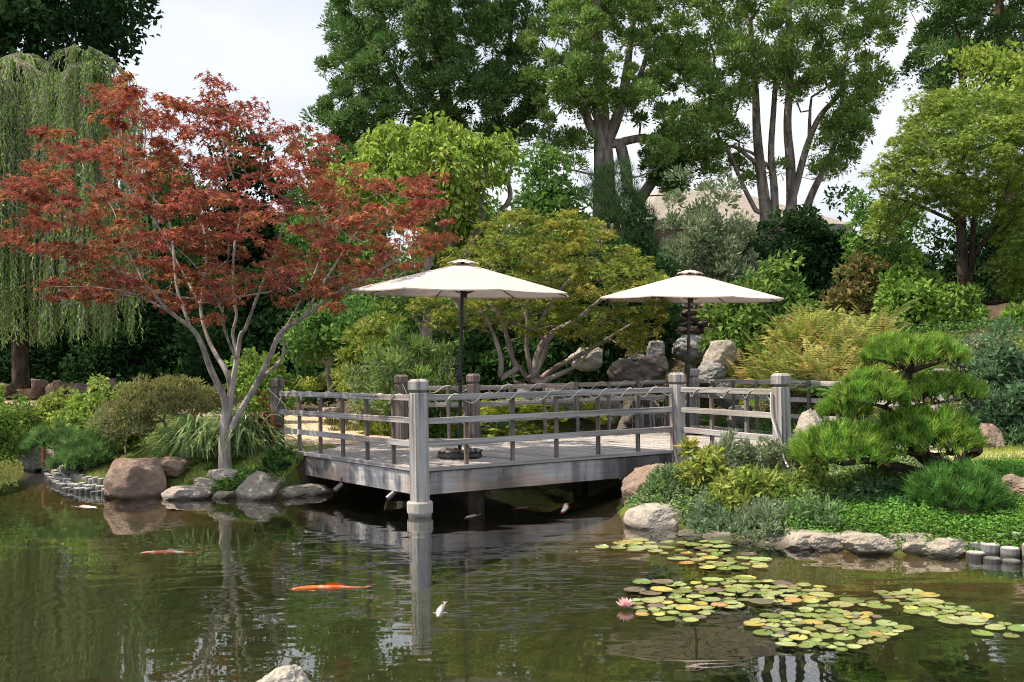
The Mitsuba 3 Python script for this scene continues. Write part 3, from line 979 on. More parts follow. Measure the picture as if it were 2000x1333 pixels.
# waterfall boulders
falls = [((1112, 674, 1186, 716), 19.2, 'm_rock_pale', 'pale sunlit boulder under the middle maple left of the waterfall'), ((1262, 660, 1306, 704), 19.4, 'm_rock_grey', 'small grey boulder just above the big wet boulder'),
         ((1192, 699, 1322, 758), 18.2, 'm_rock_wet', 'big dark wet boulder over the waterfall'), ((1312, 648, 1405, 698), 19.6, 'm_rock_grey', 'blocky grey boulder behind the pole of the right umbrella'),
         ((1370, 660, 1440, 712), 18.6, 'm_rock_pale', 'white boulder beside the golden ferns'), ((1356, 703, 1420, 745), 18.3, 'm_rock_grey', 'low grey boulder below the white one beside the golden ferns'),
         ((1060, 742, 1150, 805), 18.0, 'm_rock_grey', 'grey boulder below the stems of the middle maple'), ((1005, 748, 1070, 800), 18.2, 'm_rock_grey', 'shaded boulder at the left of the cascade'),
         ((1150, 752, 1215, 815), 17.9, 'm_rock_pale', 'mottled boulder beside the foot of the cascade'), ((1395, 742, 1450, 790), 17.2, 'm_rock_grey', 'grey boulder seen over the short sunlit rail'),
         ((1420, 782, 1478, 850), 16.8, 'm_rock_grey', 'bluish boulder seen through the short sunlit rail'), ((1365, 790, 1420, 850), 17.4, 'm_rock_red', 'rust coloured rock seen through the short sunlit rail'),
         ((1300, 735, 1365, 850), 18.7, 'm_rock_wet', 'brown wet rock face right of the cascade'), ((1195, 762, 1310, 860), 18.9, 'm_rock_wet', 'dark hollow rock face behind the falling water'),
         ((1545, 748, 1600, 800), 15.8, 'm_rock_red', 'dark brown rock under the ferns right of the right front post'), ((1225, 690, 1262, 706), 18.0, 'm_rock_grey', 'thin grey stone lying on top of the big wet boulder')]
for i, (b, dep, mat, lb) in enumerate(falls):
    rock('waterfall_boulder', b, dep, lb, mat, None, 60 + i * 3, 4, 1, 0.7, cat='boulder', rough=0.22)
for i, (b, dep, lb) in enumerate((((618, 790, 664, 812), 20.5, 'leftmost of the three rocks beside the sandy path'), ((664, 776, 732, 815), 20.0, 'brown slab leaning in the middle of the path rocks'), ((726, 786, 768, 818), 19.0, 'pale rock nearest the rear post among the path rocks'))):
    rock('path_rock', b, dep, lb, 'm_rock_pale' if i != 1 else 'm_rock_red', None, 120 + i, 3, 8)
for i, (b, lb) in enumerate((((410, 952, 470, 980), 'low mossy crust of stone between the flat slab and the mottled boulder'), ((545, 952, 600, 978), 'mossy crust right of the mottled boulder'), ((372, 930, 452, 952), 'thin bare stone lying in the grass above the flat slab'))):
    rock('boulder', b, 12.72 if i < 2 else 12.95, lb, 'm_rock_moss', 0.28, 215 + i, 4, 4, 0.6, cat='boulder')
rr = np.random.default_rng(77)
NTH = ['leftmost', 'second', 'third', 'fourth', 'fifth', 'sixth', 'seventh', 'eighth', 'ninth']
xs = [-40, 32, 92, 132, 180, 230, 260, 286, 330, 372]
for i, x in enumerate(xs[:-1]):
    rock('edging_stone', (x, 738 + rr.uniform(-3, 5) - 2.5 * (i > 5), xs[i + 1] + 3, 776), 27.0 + rr.uniform(-0.3, 0.3), f'{NTH[i]} brown stone block from the left along the shaded path', 'm_rock_red', 0.45, 140 + i, 3, 10, 0.6, group='stone blocks edging the shaded path')
# crusty stone kerb of the right bank
kb = [(1335, 1040), (1400, 1046), (1470, 1052), (1540, 1062), (1600, 1068), (1665, 1073), (1735, 1076), (1810, 1078), (1885, 1082)]
for i, ((x0, y0), (x1, y1)) in enumerate(zip(kb[:-1], kb[1:])):
    h = [24, 30, 40, 52, 58, 62, 62, 56][i]
    yb = max(y0, y1) + 6
    q = on((x0 + x1) / 2, (y0 + y1) / 2)
    rock('kerb_stone', (x0 - 30, yb - h * 0.85, x1 + 30, yb), q[1] + 0.02, f'{NTH[i]} mossy pale stone from the left in the kerb of the right bank', 'm_rock_moss', 0.24, 170 + i, 4, 4, 0.7, group='mossy stones edging the right bank')

# ------------------------------------------------------------------ log edgings


def logs(name, label, rows, r, seed):
    k = thing(name, label, 'edging')
    g = np.random.default_rng(seed)
    for pts, z, step in rows:
        ln = LineString(pts)
        for s in np.arange(0, ln.length, step):
            x, y = ln.interpolate(s).coords[0]
            rad = r * g.uniform(0.85, 1.12)
            zz = z + g.uniform(-0.025, 0.025)
            x, y = x + g.uniform(-0.01, 0.01), y + g.uniform(-0.02, 0.02)
            v, f, uv = prism_uv([(rad, -0.3), (rad, zz - 0.008), (rad - 0.008, zz)], 12, g.uniform(0, 1), x, y)
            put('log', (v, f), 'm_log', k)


w0 = [on(*q)[:2] for q in ((84, 912), (92, 930), (104, 945), (128, 957), (160, 963), (212, 966))]
lp = np.array(w0)
logs('log_edging', 'rows of short grey upright logs edging the left bank beside the reddish boulder', [(lp, 0.05, 0.105), (lp + [0.03, 0.12], 0.10, 0.105), (lp + [0.08, 0.25], 0.17, 0.11)], 0.05, 4)
w1 = np.array([on(*q)[:2] for q in ((1905, 1090), (1940, 1096), (1985, 1101), (2050, 1106))])
logs('log_edging', 'short upright logs edging the bank at the right edge of the picture', [(w1, 0.035, 0.15), (w1 + [0.06, 0.16], 0.12, 0.15), (w1 + [0.2, 0.32], 0.17, 0.16)], 0.07, 5)
for px, py, h, lb in ((85, 893, 0.35, 'rusty stake standing by the pale boulder on the left shore'), (99, 912, 0.28, 'rusty stake standing among the left logs'), (139, 925, 0.22, 'dark stake at the right end of the left logs')):
    c = at(px, py, 15.5)
    k = put('metal_stake', prism_uv([(0.03, c[2] - h * 0.45), (0.03, c[2] + h * 0.4), (0.02, c[2] + h * 0.42)], 8, 0, c[0], c[1])[:2], 'm_rust' if px < 130 else 'm_wood_dark')
    tag(k, lb, 'stake')

# ------------------------------------------------------------------ falling water
k = thing('waterfall', 'thin white strands of water falling into the pool behind the bridge', 'waterfall')
g = np.random.default_rng(12)
for i in range(26):
    px = g.uniform(1236, 1318) if i < 20 else g.uniform(1325, 1345)
    a = at(px, g.uniform(770, 800), 17.75)
    b = a + [g.uniform(-0.04, 0.04), -0.12, -g.uniform(0.35, 0.75)]
    m = (a + b) / 2 + [0, 0.02, 0.05]
    put('strand', tube(spline([a, m, b], 8), np.array([0.006, 0.01, 0.013, 0.01, 0.014, 0.01, 0.012, 0.008]) * g.uniform(0.6, 1.3), 5), 'm_fall', k, smooth=True)

# ------------------------------------------------------------------ water lilies
pads = np.random.default_rng(21)


def lily_pad(c, r, col, label, group):
    n = 18
    a0 = pads.uniform(0, 2 * np.pi)
    g = a0 + np.linspace(0.12, 2 * np.pi - 0.12, n)
    rad = r * (1 + 0.05 * np.sin(3 * g + a0 * 5) + pads.uniform(-0.015, 0.015, n))
    tilt = pads.normal(size=2) * 0.03
    ring = []
    for s, dz in ((0.02, 0.0), (0.6, 0.002), (0.93, 0.004), (1.0, 0.009 if pads.random() < 0.3 else 0.004)):
        x, y = rad * s * np.cos(g), rad * s * np.sin(g)
        ring.append(np.column_stack([c[0] + x, c[1] + y, c[2] + dz + 0 * x + x * tilt[0] + y * tilt[1]]))
    v = np.vstack(ring)
    f = []
    for i in range(3):
        for j in range(n - 1):
            q = i * n + j
            f += [[q, q + n, q + n + 1], [q, q + n + 1, q + 1]]
    o = len(v)
    under = np.vstack(ring[3:]) - [0, 0, 0.003]
    v = np.vstack([v, under])
    for j in range(n - 1):
        f += [[3 * n + j, o + j, o + j + 1], [3 * n + j, o + j + 1, 3 * n + j + 1]]
    t = np.repeat([0.0, 0.3, 0.8, 1.0], n)
    t = np.append(t, np.ones(n))[:, None]
    vein = 0.9 + 0.2 * (np.tile(np.arange(n), 5) % 2)[:, None]
    sp = meshkit.fbm(v * 14 + c[0] * 31, 3, 4)[:, None]
    cc = np.asarray(col)[None] * (1.05 - 0.12 * t) * vein * (0.7 + 0.6 * sp)
    rim = ss(0.5, 0.75, sp + 0.3 * (t - 0.6)) * pads.uniform(0, 0.8)
    cc = np.clip(cc * (1 - rim) + np.array([0.24, 0.15, 0.06]) * rim, 0, 1)
    k = put('lily_pad', (v, np.array(f)), 'm_pad', color=cc)
    tag(k, label, 'lily pad', group)


PADC = {'green': (0.14, 0.19, 0.05), 'pale': (0.24, 0.27, 0.11), 'yellow': (0.34, 0.30, 0.08), 'orange': (0.34, 0.20, 0.07), 'brown': (0.12, 0.10, 0.075)}
rafts = [([(1160, 1072), (1250, 1058), (1400, 1064), (1410, 1084), (1330, 1086), (1240, 1078)], 'long far raft', 34, 0.088), ([(1325, 1086), (1400, 1076), (1480, 1090), (1490, 1112), (1420, 1116), (1335, 1100)], 'long far raft', 26, 0.09),
         ([(1255, 1140), (1340, 1140), (1460, 1134), (1590, 1148), (1620, 1168), (1560, 1182), (1400, 1180), (1320, 1160)], 'wide middle raft', 74, 0.085), ([(1235, 1180), (1330, 1166), (1395, 1186), (1388, 1205), (1330, 1218), (1260, 1205)], 'raft beside the pink flower', 34, 0.085),
         ([(1470, 1222), (1520, 1204), (1620, 1200), (1700, 1206), (1760, 1228), (1735, 1250), (1640, 1272), (1540, 1262), (1500, 1240)], 'round near raft', 86, 0.075), ([(1728, 1160), (1800, 1160), (1830, 1172), (1800, 1186), (1740, 1178)], 'right hand raft', 16, 0.085),
         ([(1780, 1178), (1850, 1184), (1925, 1205), (1900, 1214), (1830, 1208), (1785, 1196)], 'right hand raft', 24, 0.08), ([(1640, 1178), (1710, 1180), (1712, 1188), (1645, 1188)], 'loose pads between the rafts', 7, 0.08),
         ([(1905, 1228), (2010, 1222), (2010, 1245), (1915, 1238)], 'pads at the right edge', 9, 0.085), ([(1580, 1184), (1630, 1184), (1630, 1212), (1580, 1202)], 'loose pads between the rafts', 5, 0.075)]
placed = []
for poly, where, n, r in rafts:
    w = [on(*q)[:2] for q in poly]
    Pg = Polygon(w).buffer(0.03)
    x0, y0, x1, y1 = Pg.bounds
    tries = got = 0
    n = int(n * 0.85)
    while got < n and tries < 9000:
        tries += 1
        q = np.array([pads.uniform(x0, x1), pads.uniform(y0, y1)])
        rad = r * 0.88 * pads.uniform(0.5, 1.2)
        if not Pg.contains(Point(*q)):
            continue
        if any((q[0] - a) ** 2 + (q[1] - b) ** 2 < ((rad + c) * (0.86 if tries < 4000 else 0.66)) ** 2 for a, b, c in placed):
            continue
        placed.append((q[0], q[1], rad))
        got += 1
        u = pads.random()
        kind = 'green' if u < 0.40 else 'pale' if u < 0.80 else 'yellow' if u < 0.91 else 'orange' if u < 0.93 else 'brown'
        col = np.array(PADC[kind]) * pads.uniform(0.8, 1.2) * (1 + pads.normal(size=3) * 0.06)
        name = {'pale': 'pale green'}.get(kind, kind)
        place = where if where.startswith(('loose', 'pads')) else 'the ' + where
        lily_pad((q[0], q[1], 0.007 + 0.008 * pads.random()), rad, col, f'{name} lily pad floating among {place}', f'{name} lily pads, {where}')
for px, py, kd in ((1672, 1207, 'yellow'), (1860, 1218, 'pale'), (1898, 1219, 'pale'), (1240, 1155, 'brown'), (1272, 1162, 'brown'), (1430, 1187, 'pale'), (1455, 1133, 'yellow')):
    q = on(px, py)
    lily_pad((q[0], q[1], 0.01), 0.08, PADC[kd], {1672: 'yellow lily pad alone above the round near raft', 1860: 'lone pale lily pad below the right hand raft, the left of two', 1898: 'lone pale lily pad below the right hand raft, the right of two', 1240: 'brown sunken lily pad left of the wide middle raft, the upper one', 1272: 'brown sunken lily pad left of the wide middle raft, the lower one', 1430: 'lone pale lily pad under the wide middle raft', 1455: 'lone yellow lily pad behind the wide middle raft'}[px], None)
c = on(1221, 1190)
fl = thing('water_lily_flower', 'pink water lily flower in bloom at the left end of the pads', 'flower')
g = np.random.default_rng(2)
for layer, (n, lift, L) in enumerate(((9, 0.35, 0.07), (8, 0.75, 0.064), (6, 1.15, 0.05))):
    for i in range(n):
        a = 2 * np.pi * i / n + layer * 0.4 + g.uniform(-0.1, 0.1)
        d = np.array([math.cos(a) * math.cos(lift), math.sin(a) * math.cos(lift), math.sin(lift)])
        s = np.array([-math.sin(a), math.cos(a), 0])
        nn = np.cross(d, s)
        o = np.array([c[0], c[1], 0.02])
        v = np.array([o, o + d * L * 0.5 + s * 0.018 - nn * 0.008, o + d * L * 0.5 - s * 0.018 - nn * 0.008, o + d * L * 0.5 + nn * 0.004, o + d * L + [0, 0, 0.008]])
        f = np.array([[0, 1, 3], [0, 3, 2], [3, 1, 4], [2, 3, 4]])
        cc = np.array([[0.75, 0.32, 0.38]] + [[0.85, 0.54, 0.58]] * 3 + [[0.88, 0.7, 0.72]])
        put('petal', (v, f), 'm_petal', fl, color=cc)

# ------------------------------------------------------------------ koi


def koi(head, tail, label, cols, z=-0.005, fat=1.0):
    """A carp from head to tail (pond coordinates), its back just at the surface."""
    h, t = np.array([*head, z]), np.array([*tail, z])
    L = np.linalg.norm(h - t)
    a = (t - h) / L
    s = np.array([-a[1], a[0], 0])
    u = np.array([0, 0, 1.0])
    n, m = 22, 12
    x = np.linspace(0, 0.86, n)
    wd = 0.085 * L * fat * np.interp(x, [0, 0.04, 0.15, 0.35, 0.55, 0.75, 0.86], [0.15, 0.55, 0.9, 1.0, 0.8, 0.42, 0.24])
    hh = wd * 1.15
    sway = 0.03 * L * np.sin(x * 5.5) * x
    g = np.arange(m) * 2 * np.pi / m
    v = (h + a * (x * L)[:, None] + s * sway[:, None])[:, None] + (np.cos(g)[None, :, None] * s * wd[:, None, None]) + np.sin(g)[None, :, None] * u * hh[:, None, None]
    v = v.reshape(-1, 3)
    i, j = np.meshgrid(np.arange(n - 1), np.arange(m), indexing='ij')
    q = np.stack([i * m + j, i * m + (j + 1) % m, (i + 1) * m + (j + 1) % m, (i + 1) * m + j], -1).reshape(-1, 4)
    v = np.vstack([v, h - a * 0.005])
    f = np.vstack([q[:, [0, 1, 2]], q[:, [0, 2, 3]], np.stack([(np.arange(m) + 1) % m, np.arange(m), np.full(m, len(v) - 1)], 1)])
    k = thing('koi_carp', label, 'fish')
    sp = meshkit.fbm((v - h) / L * [9, 9, 4] + L * 50, 2, 7)[:, None]
    tt = ((v - h) @ a / L)[:, None]
    c0, c1 = np.asarray(cols[0]), np.asarray(cols[1])
    cc = np.where(sp > 0.53, c1, c0) * np.ones((len(v), 1))
    cc = np.where(tt > 0.8, c1, cc) * (0.8 + 0.4 * meshkit.fbm(v * 60, 2, 9)[:, None])
    put('body', (v, f), 'm_fish', k, smooth=True, color=cc)
    e = h + a * 0.84 * L + s * sway[-1]
    fin = np.array([e, e + a * 0.16 * L + s * 0.055 * L + u * 0.012, e + a * 0.11 * L + u * 0.01, e + a * 0.17 * L - s * 0.05 * L + u * 0.01])
    put('tail_fin', (fin, np.array([[0, 1, 2], [0, 2, 3]])), 'm_petal', k, color=np.tile(c1, (4, 1)))
    b = h + a * 0.36 * L + u * 0.06 * L * fat
    d = np.array([b, b + a * 0.12 * L + u * 0.05 * L, b + a * 0.3 * L + u * 0.012 * L, b + a * 0.28 * L - u * 0.03 * L])
    put('dorsal_fin', (d, np.array([[0, 1, 2], [0, 2, 3]])), 'm_petal', k, color=np.tile(c0, (4, 1)))
    for sg in (-1, 1):
        b = h + a * 0.2 * L + s * sg * 0.07 * L * fat
        pf = np.array([b, b + a * 0.09 * L + s * sg * 0.09 * L, b + a * 0.12 * L + s * sg * 0.03 * L])
        put('pectoral_fin', (pf, np.array([[0, 1, 2]])), 'm_petal', k, color=np.tile(c1, (3, 1)))


OR, WH, RD, GR = (0.75, 0.13, 0.02), (0.75, 0.72, 0.68), (0.6, 0.05, 0.02), (0.22, 0.21, 0.2)
koi(on(568, 1148)[:2], on(727, 1142)[:2], 'bright orange koi with a white tail swimming at the surface', (OR, (0.7, 0.3, 0.2)), -0.018, 0.48)
koi(on(856, 1199)[:2], on(867, 1172)[:2], 'white koi poking through the surface right of the orange one', (WH, (0.7, 0.68, 0.72)), -0.02, 0.75)
koi(on(274, 1076)[:2], on(395, 1074)[:2], 'red and white koi gliding left of the middle of the pond', ((0.5, 0.48, 0.45), (0.5, 0.1, 0.06)), -0.025, 0.42)
koi(on(190, 991)[:2], on(138, 988)[:2], 'orange koi near the log edging on the left', ((0.6, 0.32, 0.2), WH), -0.012, 0.6)
koi(on(1106, 984)[:2], on(1098, 1004)[:2], 'red and white koi in the dark water under the bridge', (WH, RD), -0.01, 0.5)
koi(on(908, 1011)[:2], on(940, 1003)[:2], 'grey koi just right of the near post of the bridge', (GR, (0.4, 0.4, 0.4)), -0.01, 0.6)
koi(on(1030, 990)[:2], on(1000, 992)[:2], 'dull red koi under the middle of the bridge', ((0.3, 0.1, 0.06), GR), -0.012, 0.6)

# ------------------------------------------------------------------ plants: colours of single leaves (reflected and let through together)
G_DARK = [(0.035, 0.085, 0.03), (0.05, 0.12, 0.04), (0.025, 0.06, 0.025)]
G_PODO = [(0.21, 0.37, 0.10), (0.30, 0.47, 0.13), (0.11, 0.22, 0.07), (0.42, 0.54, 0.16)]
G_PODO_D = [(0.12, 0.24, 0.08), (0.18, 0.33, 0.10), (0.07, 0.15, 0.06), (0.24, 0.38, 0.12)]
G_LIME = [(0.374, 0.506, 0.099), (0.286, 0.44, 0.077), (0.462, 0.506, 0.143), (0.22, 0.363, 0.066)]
G_MAPLE = [(0.22, 0.33, 0.07), (0.30, 0.36, 0.08), (0.16, 0.27, 0.06), (0.26, 0.34, 0.07), (0.46, 0.36, 0.08)]
G_MID = [(0.156, 0.312, 0.078), (0.234, 0.403, 0.104), (0.104, 0.221, 0.065)]
G_BRIGHT = [(0.221, 0.39, 0.073), (0.309, 0.468, 0.104), (0.155, 0.292, 0.062)]
G_GREY = [(0.29, 0.36, 0.22), (0.38, 0.44, 0.29), (0.18, 0.26, 0.14)]
G_BLUE = [(0.22, 0.33, 0.19), (0.29, 0.40, 0.25), (0.15, 0.26, 0.12)]
G_YEL = [(0.374, 0.466, 0.094), (0.281, 0.385, 0.083), (0.449, 0.466, 0.146), (0.187, 0.294, 0.073)]
G_OLIVE = [(0.32, 0.34, 0.13), (0.42, 0.40, 0.18), (0.22, 0.26, 0.10)]
G_FERN = [(0.648, 0.562, 0.22), (0.552, 0.562, 0.18), (0.432, 0.497, 0.15), (0.672, 0.497, 0.24), (0.312, 0.41, 0.12)]
G_PINE = [(0.191, 0.383, 0.061), (0.28, 0.463, 0.075), (0.118, 0.279, 0.048), (0.339, 0.479, 0.095)]
G_WILLOW = [(0.265, 0.41, 0.119), (0.328, 0.476, 0.153), (0.195, 0.336, 0.093), (0.421, 0.508, 0.238)]
RED = [(0.46, 0.12, 0.095), (0.42, 0.175, 0.08), (0.31, 0.08, 0.08), (0.45, 0.13, 0.14), (0.54, 0.25, 0.10), (0.22, 0.07, 0.06), (0.29, 0.19, 0.09)]


def pts(depth, *pp):
    """Pixels to points at one distance; a third number moves the point nearer (-) or farther (+)."""
    return [at(q[0], q[1], depth + (q[2] if len(q) > 2 else 0)) for q in pp]


# ---- the red maple on the left bank
mrng = np.random.default_rng(101)
mk = thing('red_maple', 'red leaved maple with several grey stems on the left bank', 'tree')
MD = 13.15
lb = Limbs()
lb.stem(pts(MD, (441, 925), (439, 890), (440, 850), (443, 805)), -1, (0.092, 0.075))
for pp, r in (([(443, 815), (437, 775, -.05), (413, 725, -.15), (392, 668, -.25), (372, 640, -.35), (330, 608, -.6), (285, 560, -.9), (215, 520, -1.3)], (0.053, 0.0105)),
              ([(443, 812), (450, 760), (441, 725), (420, 690, .1), (402, 650, .2), (392, 600, .3), (400, 545, .4), (402, 470, .5), (380, 380, .7), (370, 300, .8)], (0.041, 0.0075)),
              ([(446, 812), (452, 765), (462, 705), (470, 655), (480, 640), (510, 560, -.2), (545, 470, -.4), (560, 390, -.6)], (0.045, 0.0075)),
              ([(462, 690), (455, 650, .05), (462, 615, .1), (455, 560, .15), (458, 480, .2), (470, 400, .3), (440, 300, .3), (425, 215, .3)], (0.026, 0.0060)),
              ([(446, 855), (462, 818, -.05), (500, 752, -.1), (530, 690, -.2), (548, 650, -.25), (590, 622, -.4), (650, 578, -.6), (720, 540, -.9), (790, 500, -1.1)], (0.053, 0.0090)),
              ([(507, 742, -.1), (545, 708, .05), (555, 680, .1), (552, 655, .2), (580, 600, .5), (620, 520, .8), (640, 430, 1.0)], (0.026, 0.0075)),
              ([(372, 640, -.35), (345, 560, -.2), (338, 480, 0), (325, 420, .1), (275, 350, .2), (285, 260, .3), (260, 200, .3)], (0.022, 0.0060)),
              ([(330, 608, -.6), (260, 575, -.8), (190, 562, -1.0), (100, 560, -1.1)], (0.015, 0.0037)),
              ([(285, 560, -.9), (240, 470, -.8), (215, 400, -.6), (150, 340, -.5)], (0.015, 0.0045)),
              ([(392, 600, .3), (350, 520, .9), (300, 430, 1.4), (230, 340, 1.6)], (0.019, 0.0053)),
              ([(590, 622, -.4), (640, 540, .3), (700, 450, .8), (760, 400, 1.0)], (0.019, 0.0060)),
              ([(462, 705), (440, 650, -.4), (430, 600, -.9), (390, 530, -1.4), (330, 470, -1.7)], (0.019, 0.0053))):
    q = pts(MD, *pp)
    lb.stem(q, lb.nearest(q[0]), r)
outline = [(75, 560), (180, 520), (145, 505), (20, 475), (60, 420), (5, 360), (75, 330), (80, 260), (190, 250), (185, 185), (250, 148), (300, 165), (340, 205), (390, 225), (405, 150), (450, 165), (440, 205), (520, 215), (535, 260), (575, 238), (640, 275), (650, 310), (720, 320), (790, 345), (850, 335), (850, 400), (880, 450), (860, 500), (800, 515), (700, 560), (640, 600), (560, 610), (500, 560), (450, 590), (400, 640), (370, 615), (330, 600), (280, 590), (190, 585), (110, 580)]
C = outline_points(mrng, [(430 + (a - 430) * 1.035, 400 + (b - 400) * 1.03) for a, b in outline], MD, 2.1, 600, 0.25)
hole = np.array([at(345, 305, MD), at(440, 285, MD), at(300, 300, MD)])
lb.reach(C[mrng.random(len(C)) < 0.55] - [0, 0, 0.03], mrng, 0.22, 0.14, 0.5)
put('trunk', lb.mesh(0.0042, 0.5, 8), 'm_bark_maple', mk, smooth=True)
fo = Foliage()
R = mrng.uniform(0.10, 0.24, len(C))
clump_leaves(fo, mrng, C, R, 28, 0.13, 0.1, RED, 'star', 0.2, 0.5, 0.3)
fo.put('crown', mk)

# ---- tall trees on the skyline
SKY_G = 'tall trees on the skyline'
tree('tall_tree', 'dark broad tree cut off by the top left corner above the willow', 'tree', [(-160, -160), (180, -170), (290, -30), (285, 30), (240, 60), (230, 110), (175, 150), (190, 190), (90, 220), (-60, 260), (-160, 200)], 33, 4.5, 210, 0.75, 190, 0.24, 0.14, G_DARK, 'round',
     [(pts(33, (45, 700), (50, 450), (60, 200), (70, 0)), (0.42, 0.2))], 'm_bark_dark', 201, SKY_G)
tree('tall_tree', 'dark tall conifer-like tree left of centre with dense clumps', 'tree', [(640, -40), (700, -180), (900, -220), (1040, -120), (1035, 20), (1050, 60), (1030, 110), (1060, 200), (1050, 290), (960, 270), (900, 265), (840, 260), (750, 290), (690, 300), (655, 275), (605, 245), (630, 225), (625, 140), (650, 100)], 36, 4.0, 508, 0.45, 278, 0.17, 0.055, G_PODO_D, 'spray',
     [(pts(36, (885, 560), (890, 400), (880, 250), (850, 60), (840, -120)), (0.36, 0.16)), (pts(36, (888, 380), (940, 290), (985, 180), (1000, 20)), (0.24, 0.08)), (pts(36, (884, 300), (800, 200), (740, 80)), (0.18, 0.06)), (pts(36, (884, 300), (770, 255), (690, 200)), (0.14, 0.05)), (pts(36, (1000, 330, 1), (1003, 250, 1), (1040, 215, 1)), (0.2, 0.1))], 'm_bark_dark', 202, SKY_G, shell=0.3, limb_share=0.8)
tree('tall_tree', 'tall tree in the centre forking from a thick pale trunk', 'tree', [(1040, 30), (1060, -120), (1180, -200), (1290, -130), (1300, 60), (1330, 200), (1330, 280), (1290, 330), (1255, 300), (1240, 250), (1225, 215), (1140, 235), (1080, 260), (1030, 200), (1040, 120), (1030, 90)], 34, 3.4, 258, 0.40, 268, 0.17, 0.055, G_PODO, 'spray',
     [(pts(34, (1180, 430), (1180, 330), (1176, 255), (1172, 160), (1165, 40), (1160, -80)), (0.42, 0.12)), (pts(34, (1180, 290), (1210, 215), (1225, 130), (1240, 20)), (0.24, 0.08)), (pts(34, (1176, 280), (1148, 235), (1135, 160), (1110, 60)), (0.2, 0.07)), (pts(34, (1182, 285), (1240, 272), (1262, 268)), (0.16, 0.12)), (pts(34, (1210, 275), (1222, 330), (1225, 370)), (0.2, 0.2)), (pts(34, (1225, 200), (1260, 120), (1270, 40)), (0.12, 0.05))], 'm_bark', 203, SKY_G, shell=0.3, limb_share=0.8,
     extra=outline_points(np.random.default_rng(31), [(1070, 270), (1150, 265), (1130, 330), (1080, 330)], 34, 1.2, 10))
tree('leaning_tree', 'slim trunk leaning right below the central tall tree with foliage at its tip', 'tree', [(1255, 300), (1310, 290), (1350, 330), (1345, 365), (1310, 385), (1270, 345)], 36, 1.0, 35, 0.36, 241, 0.17, 0.055, G_PODO_D, 'spray',
     [(pts(36, (1215, 470), (1245, 400), (1285, 340), (1325, 290), (1345, 250)), (0.24, 0.14))], 'm_bark', 204, None)
multi = [(pts(36, (1497, 470), (1495, 410), (1485, 330), (1478, 250), (1475, 170), (1465, 40)), (0.244, 0.093)), (pts(36, (1514, 460), (1512, 370), (1506, 300), (1512, 200), (1520, 80)), (0.162, 0.074)),
         (pts(36, (1545, 470), (1546, 400), (1544, 320), (1538, 240), (1545, 120), (1540, 0)), (0.220, 0.093)), (pts(35.6, (1530, 445), (1553, 370), (1575, 290), (1600, 230), (1640, 180), (1650, 120)), (0.151, 0.062)),
         (pts(36.3, (1562, 440), (1590, 370), (1620, 310), (1640, 240), (1648, 150)), (0.151, 0.062)), (pts(36, (1483, 425), (1450, 360), (1425, 300), (1405, 270), (1385, 200)), (0.093, 0.043)), (pts(36, (1450, 370), (1410, 335), (1380, 330)), (0.058, 0.031)),
         (pts(36, (1478, 320), (1440, 290), (1420, 285)), (0.081, 0.050)), (pts(36, (1500, 325), (1470, 300), (1440, 290)), (0.070, 0.043)), (pts(36.3, (1630, 300), (1660, 270), (1665, 190)), (0.058, 0.031)), (pts(35.6, (1580, 285), (1582, 220), (1585, 190)), (0.070, 0.037)), (pts(36, (1385, 200), (1395, 120), (1380, 60)), (0.058, 0.031))]
tree('tall_tree', 'tall tree right of centre with a fan of six bare stems', 'tree', [(1290, 60), (1300, -130), (1480, -240), (1680, -170), (1745, -40), (1750, 60), (1725, 110), (1735, 150), (1715, 230), (1675, 280), (1655, 260), (1640, 200), (1600, 175), (1560, 200), (1500, 170), (1450, 215), (1470, 270), (1440, 290), (1400, 270), (1420, 320), (1395, 360), (1365, 330), (1335, 300), (1310, 250), (1335, 190), (1300, 150)], 36, 4.6, 404, 0.45, 268, 0.17, 0.055, G_PODO, 'spray', multi, 'm_bark', 205, SKY_G, shell=0.3, limb_share=0.85,
     extra=outline_points(np.random.default_rng(32), [(1575, 300), (1590, 250), (1640, 230), (1690, 240), (1690, 300), (1650, 350), (1620, 380), (1590, 340), (1400, 360), (1340, 380), (1330, 300), (1400, 300), (1570, 330)], 36, 1.2, 34))
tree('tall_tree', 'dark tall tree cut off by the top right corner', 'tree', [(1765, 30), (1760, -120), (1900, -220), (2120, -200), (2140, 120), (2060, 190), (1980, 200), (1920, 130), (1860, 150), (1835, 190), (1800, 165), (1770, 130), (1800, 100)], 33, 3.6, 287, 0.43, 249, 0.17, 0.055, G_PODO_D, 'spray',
     [(pts(33, (1970, 480), (1965, 330), (1960, 200), (1955, 100), (1950, -40)), (0.34, 0.12)), (pts(33, (1962, 260), (1900, 215), (1880, 160), (1870, 60)), (0.18, 0.07)), (pts(33, (1960, 220), (2000, 160), (2020, 60)), (0.2, 0.08))], 'm_bark_dark', 206, SKY_G, shell=0.3, limb_share=0.8)

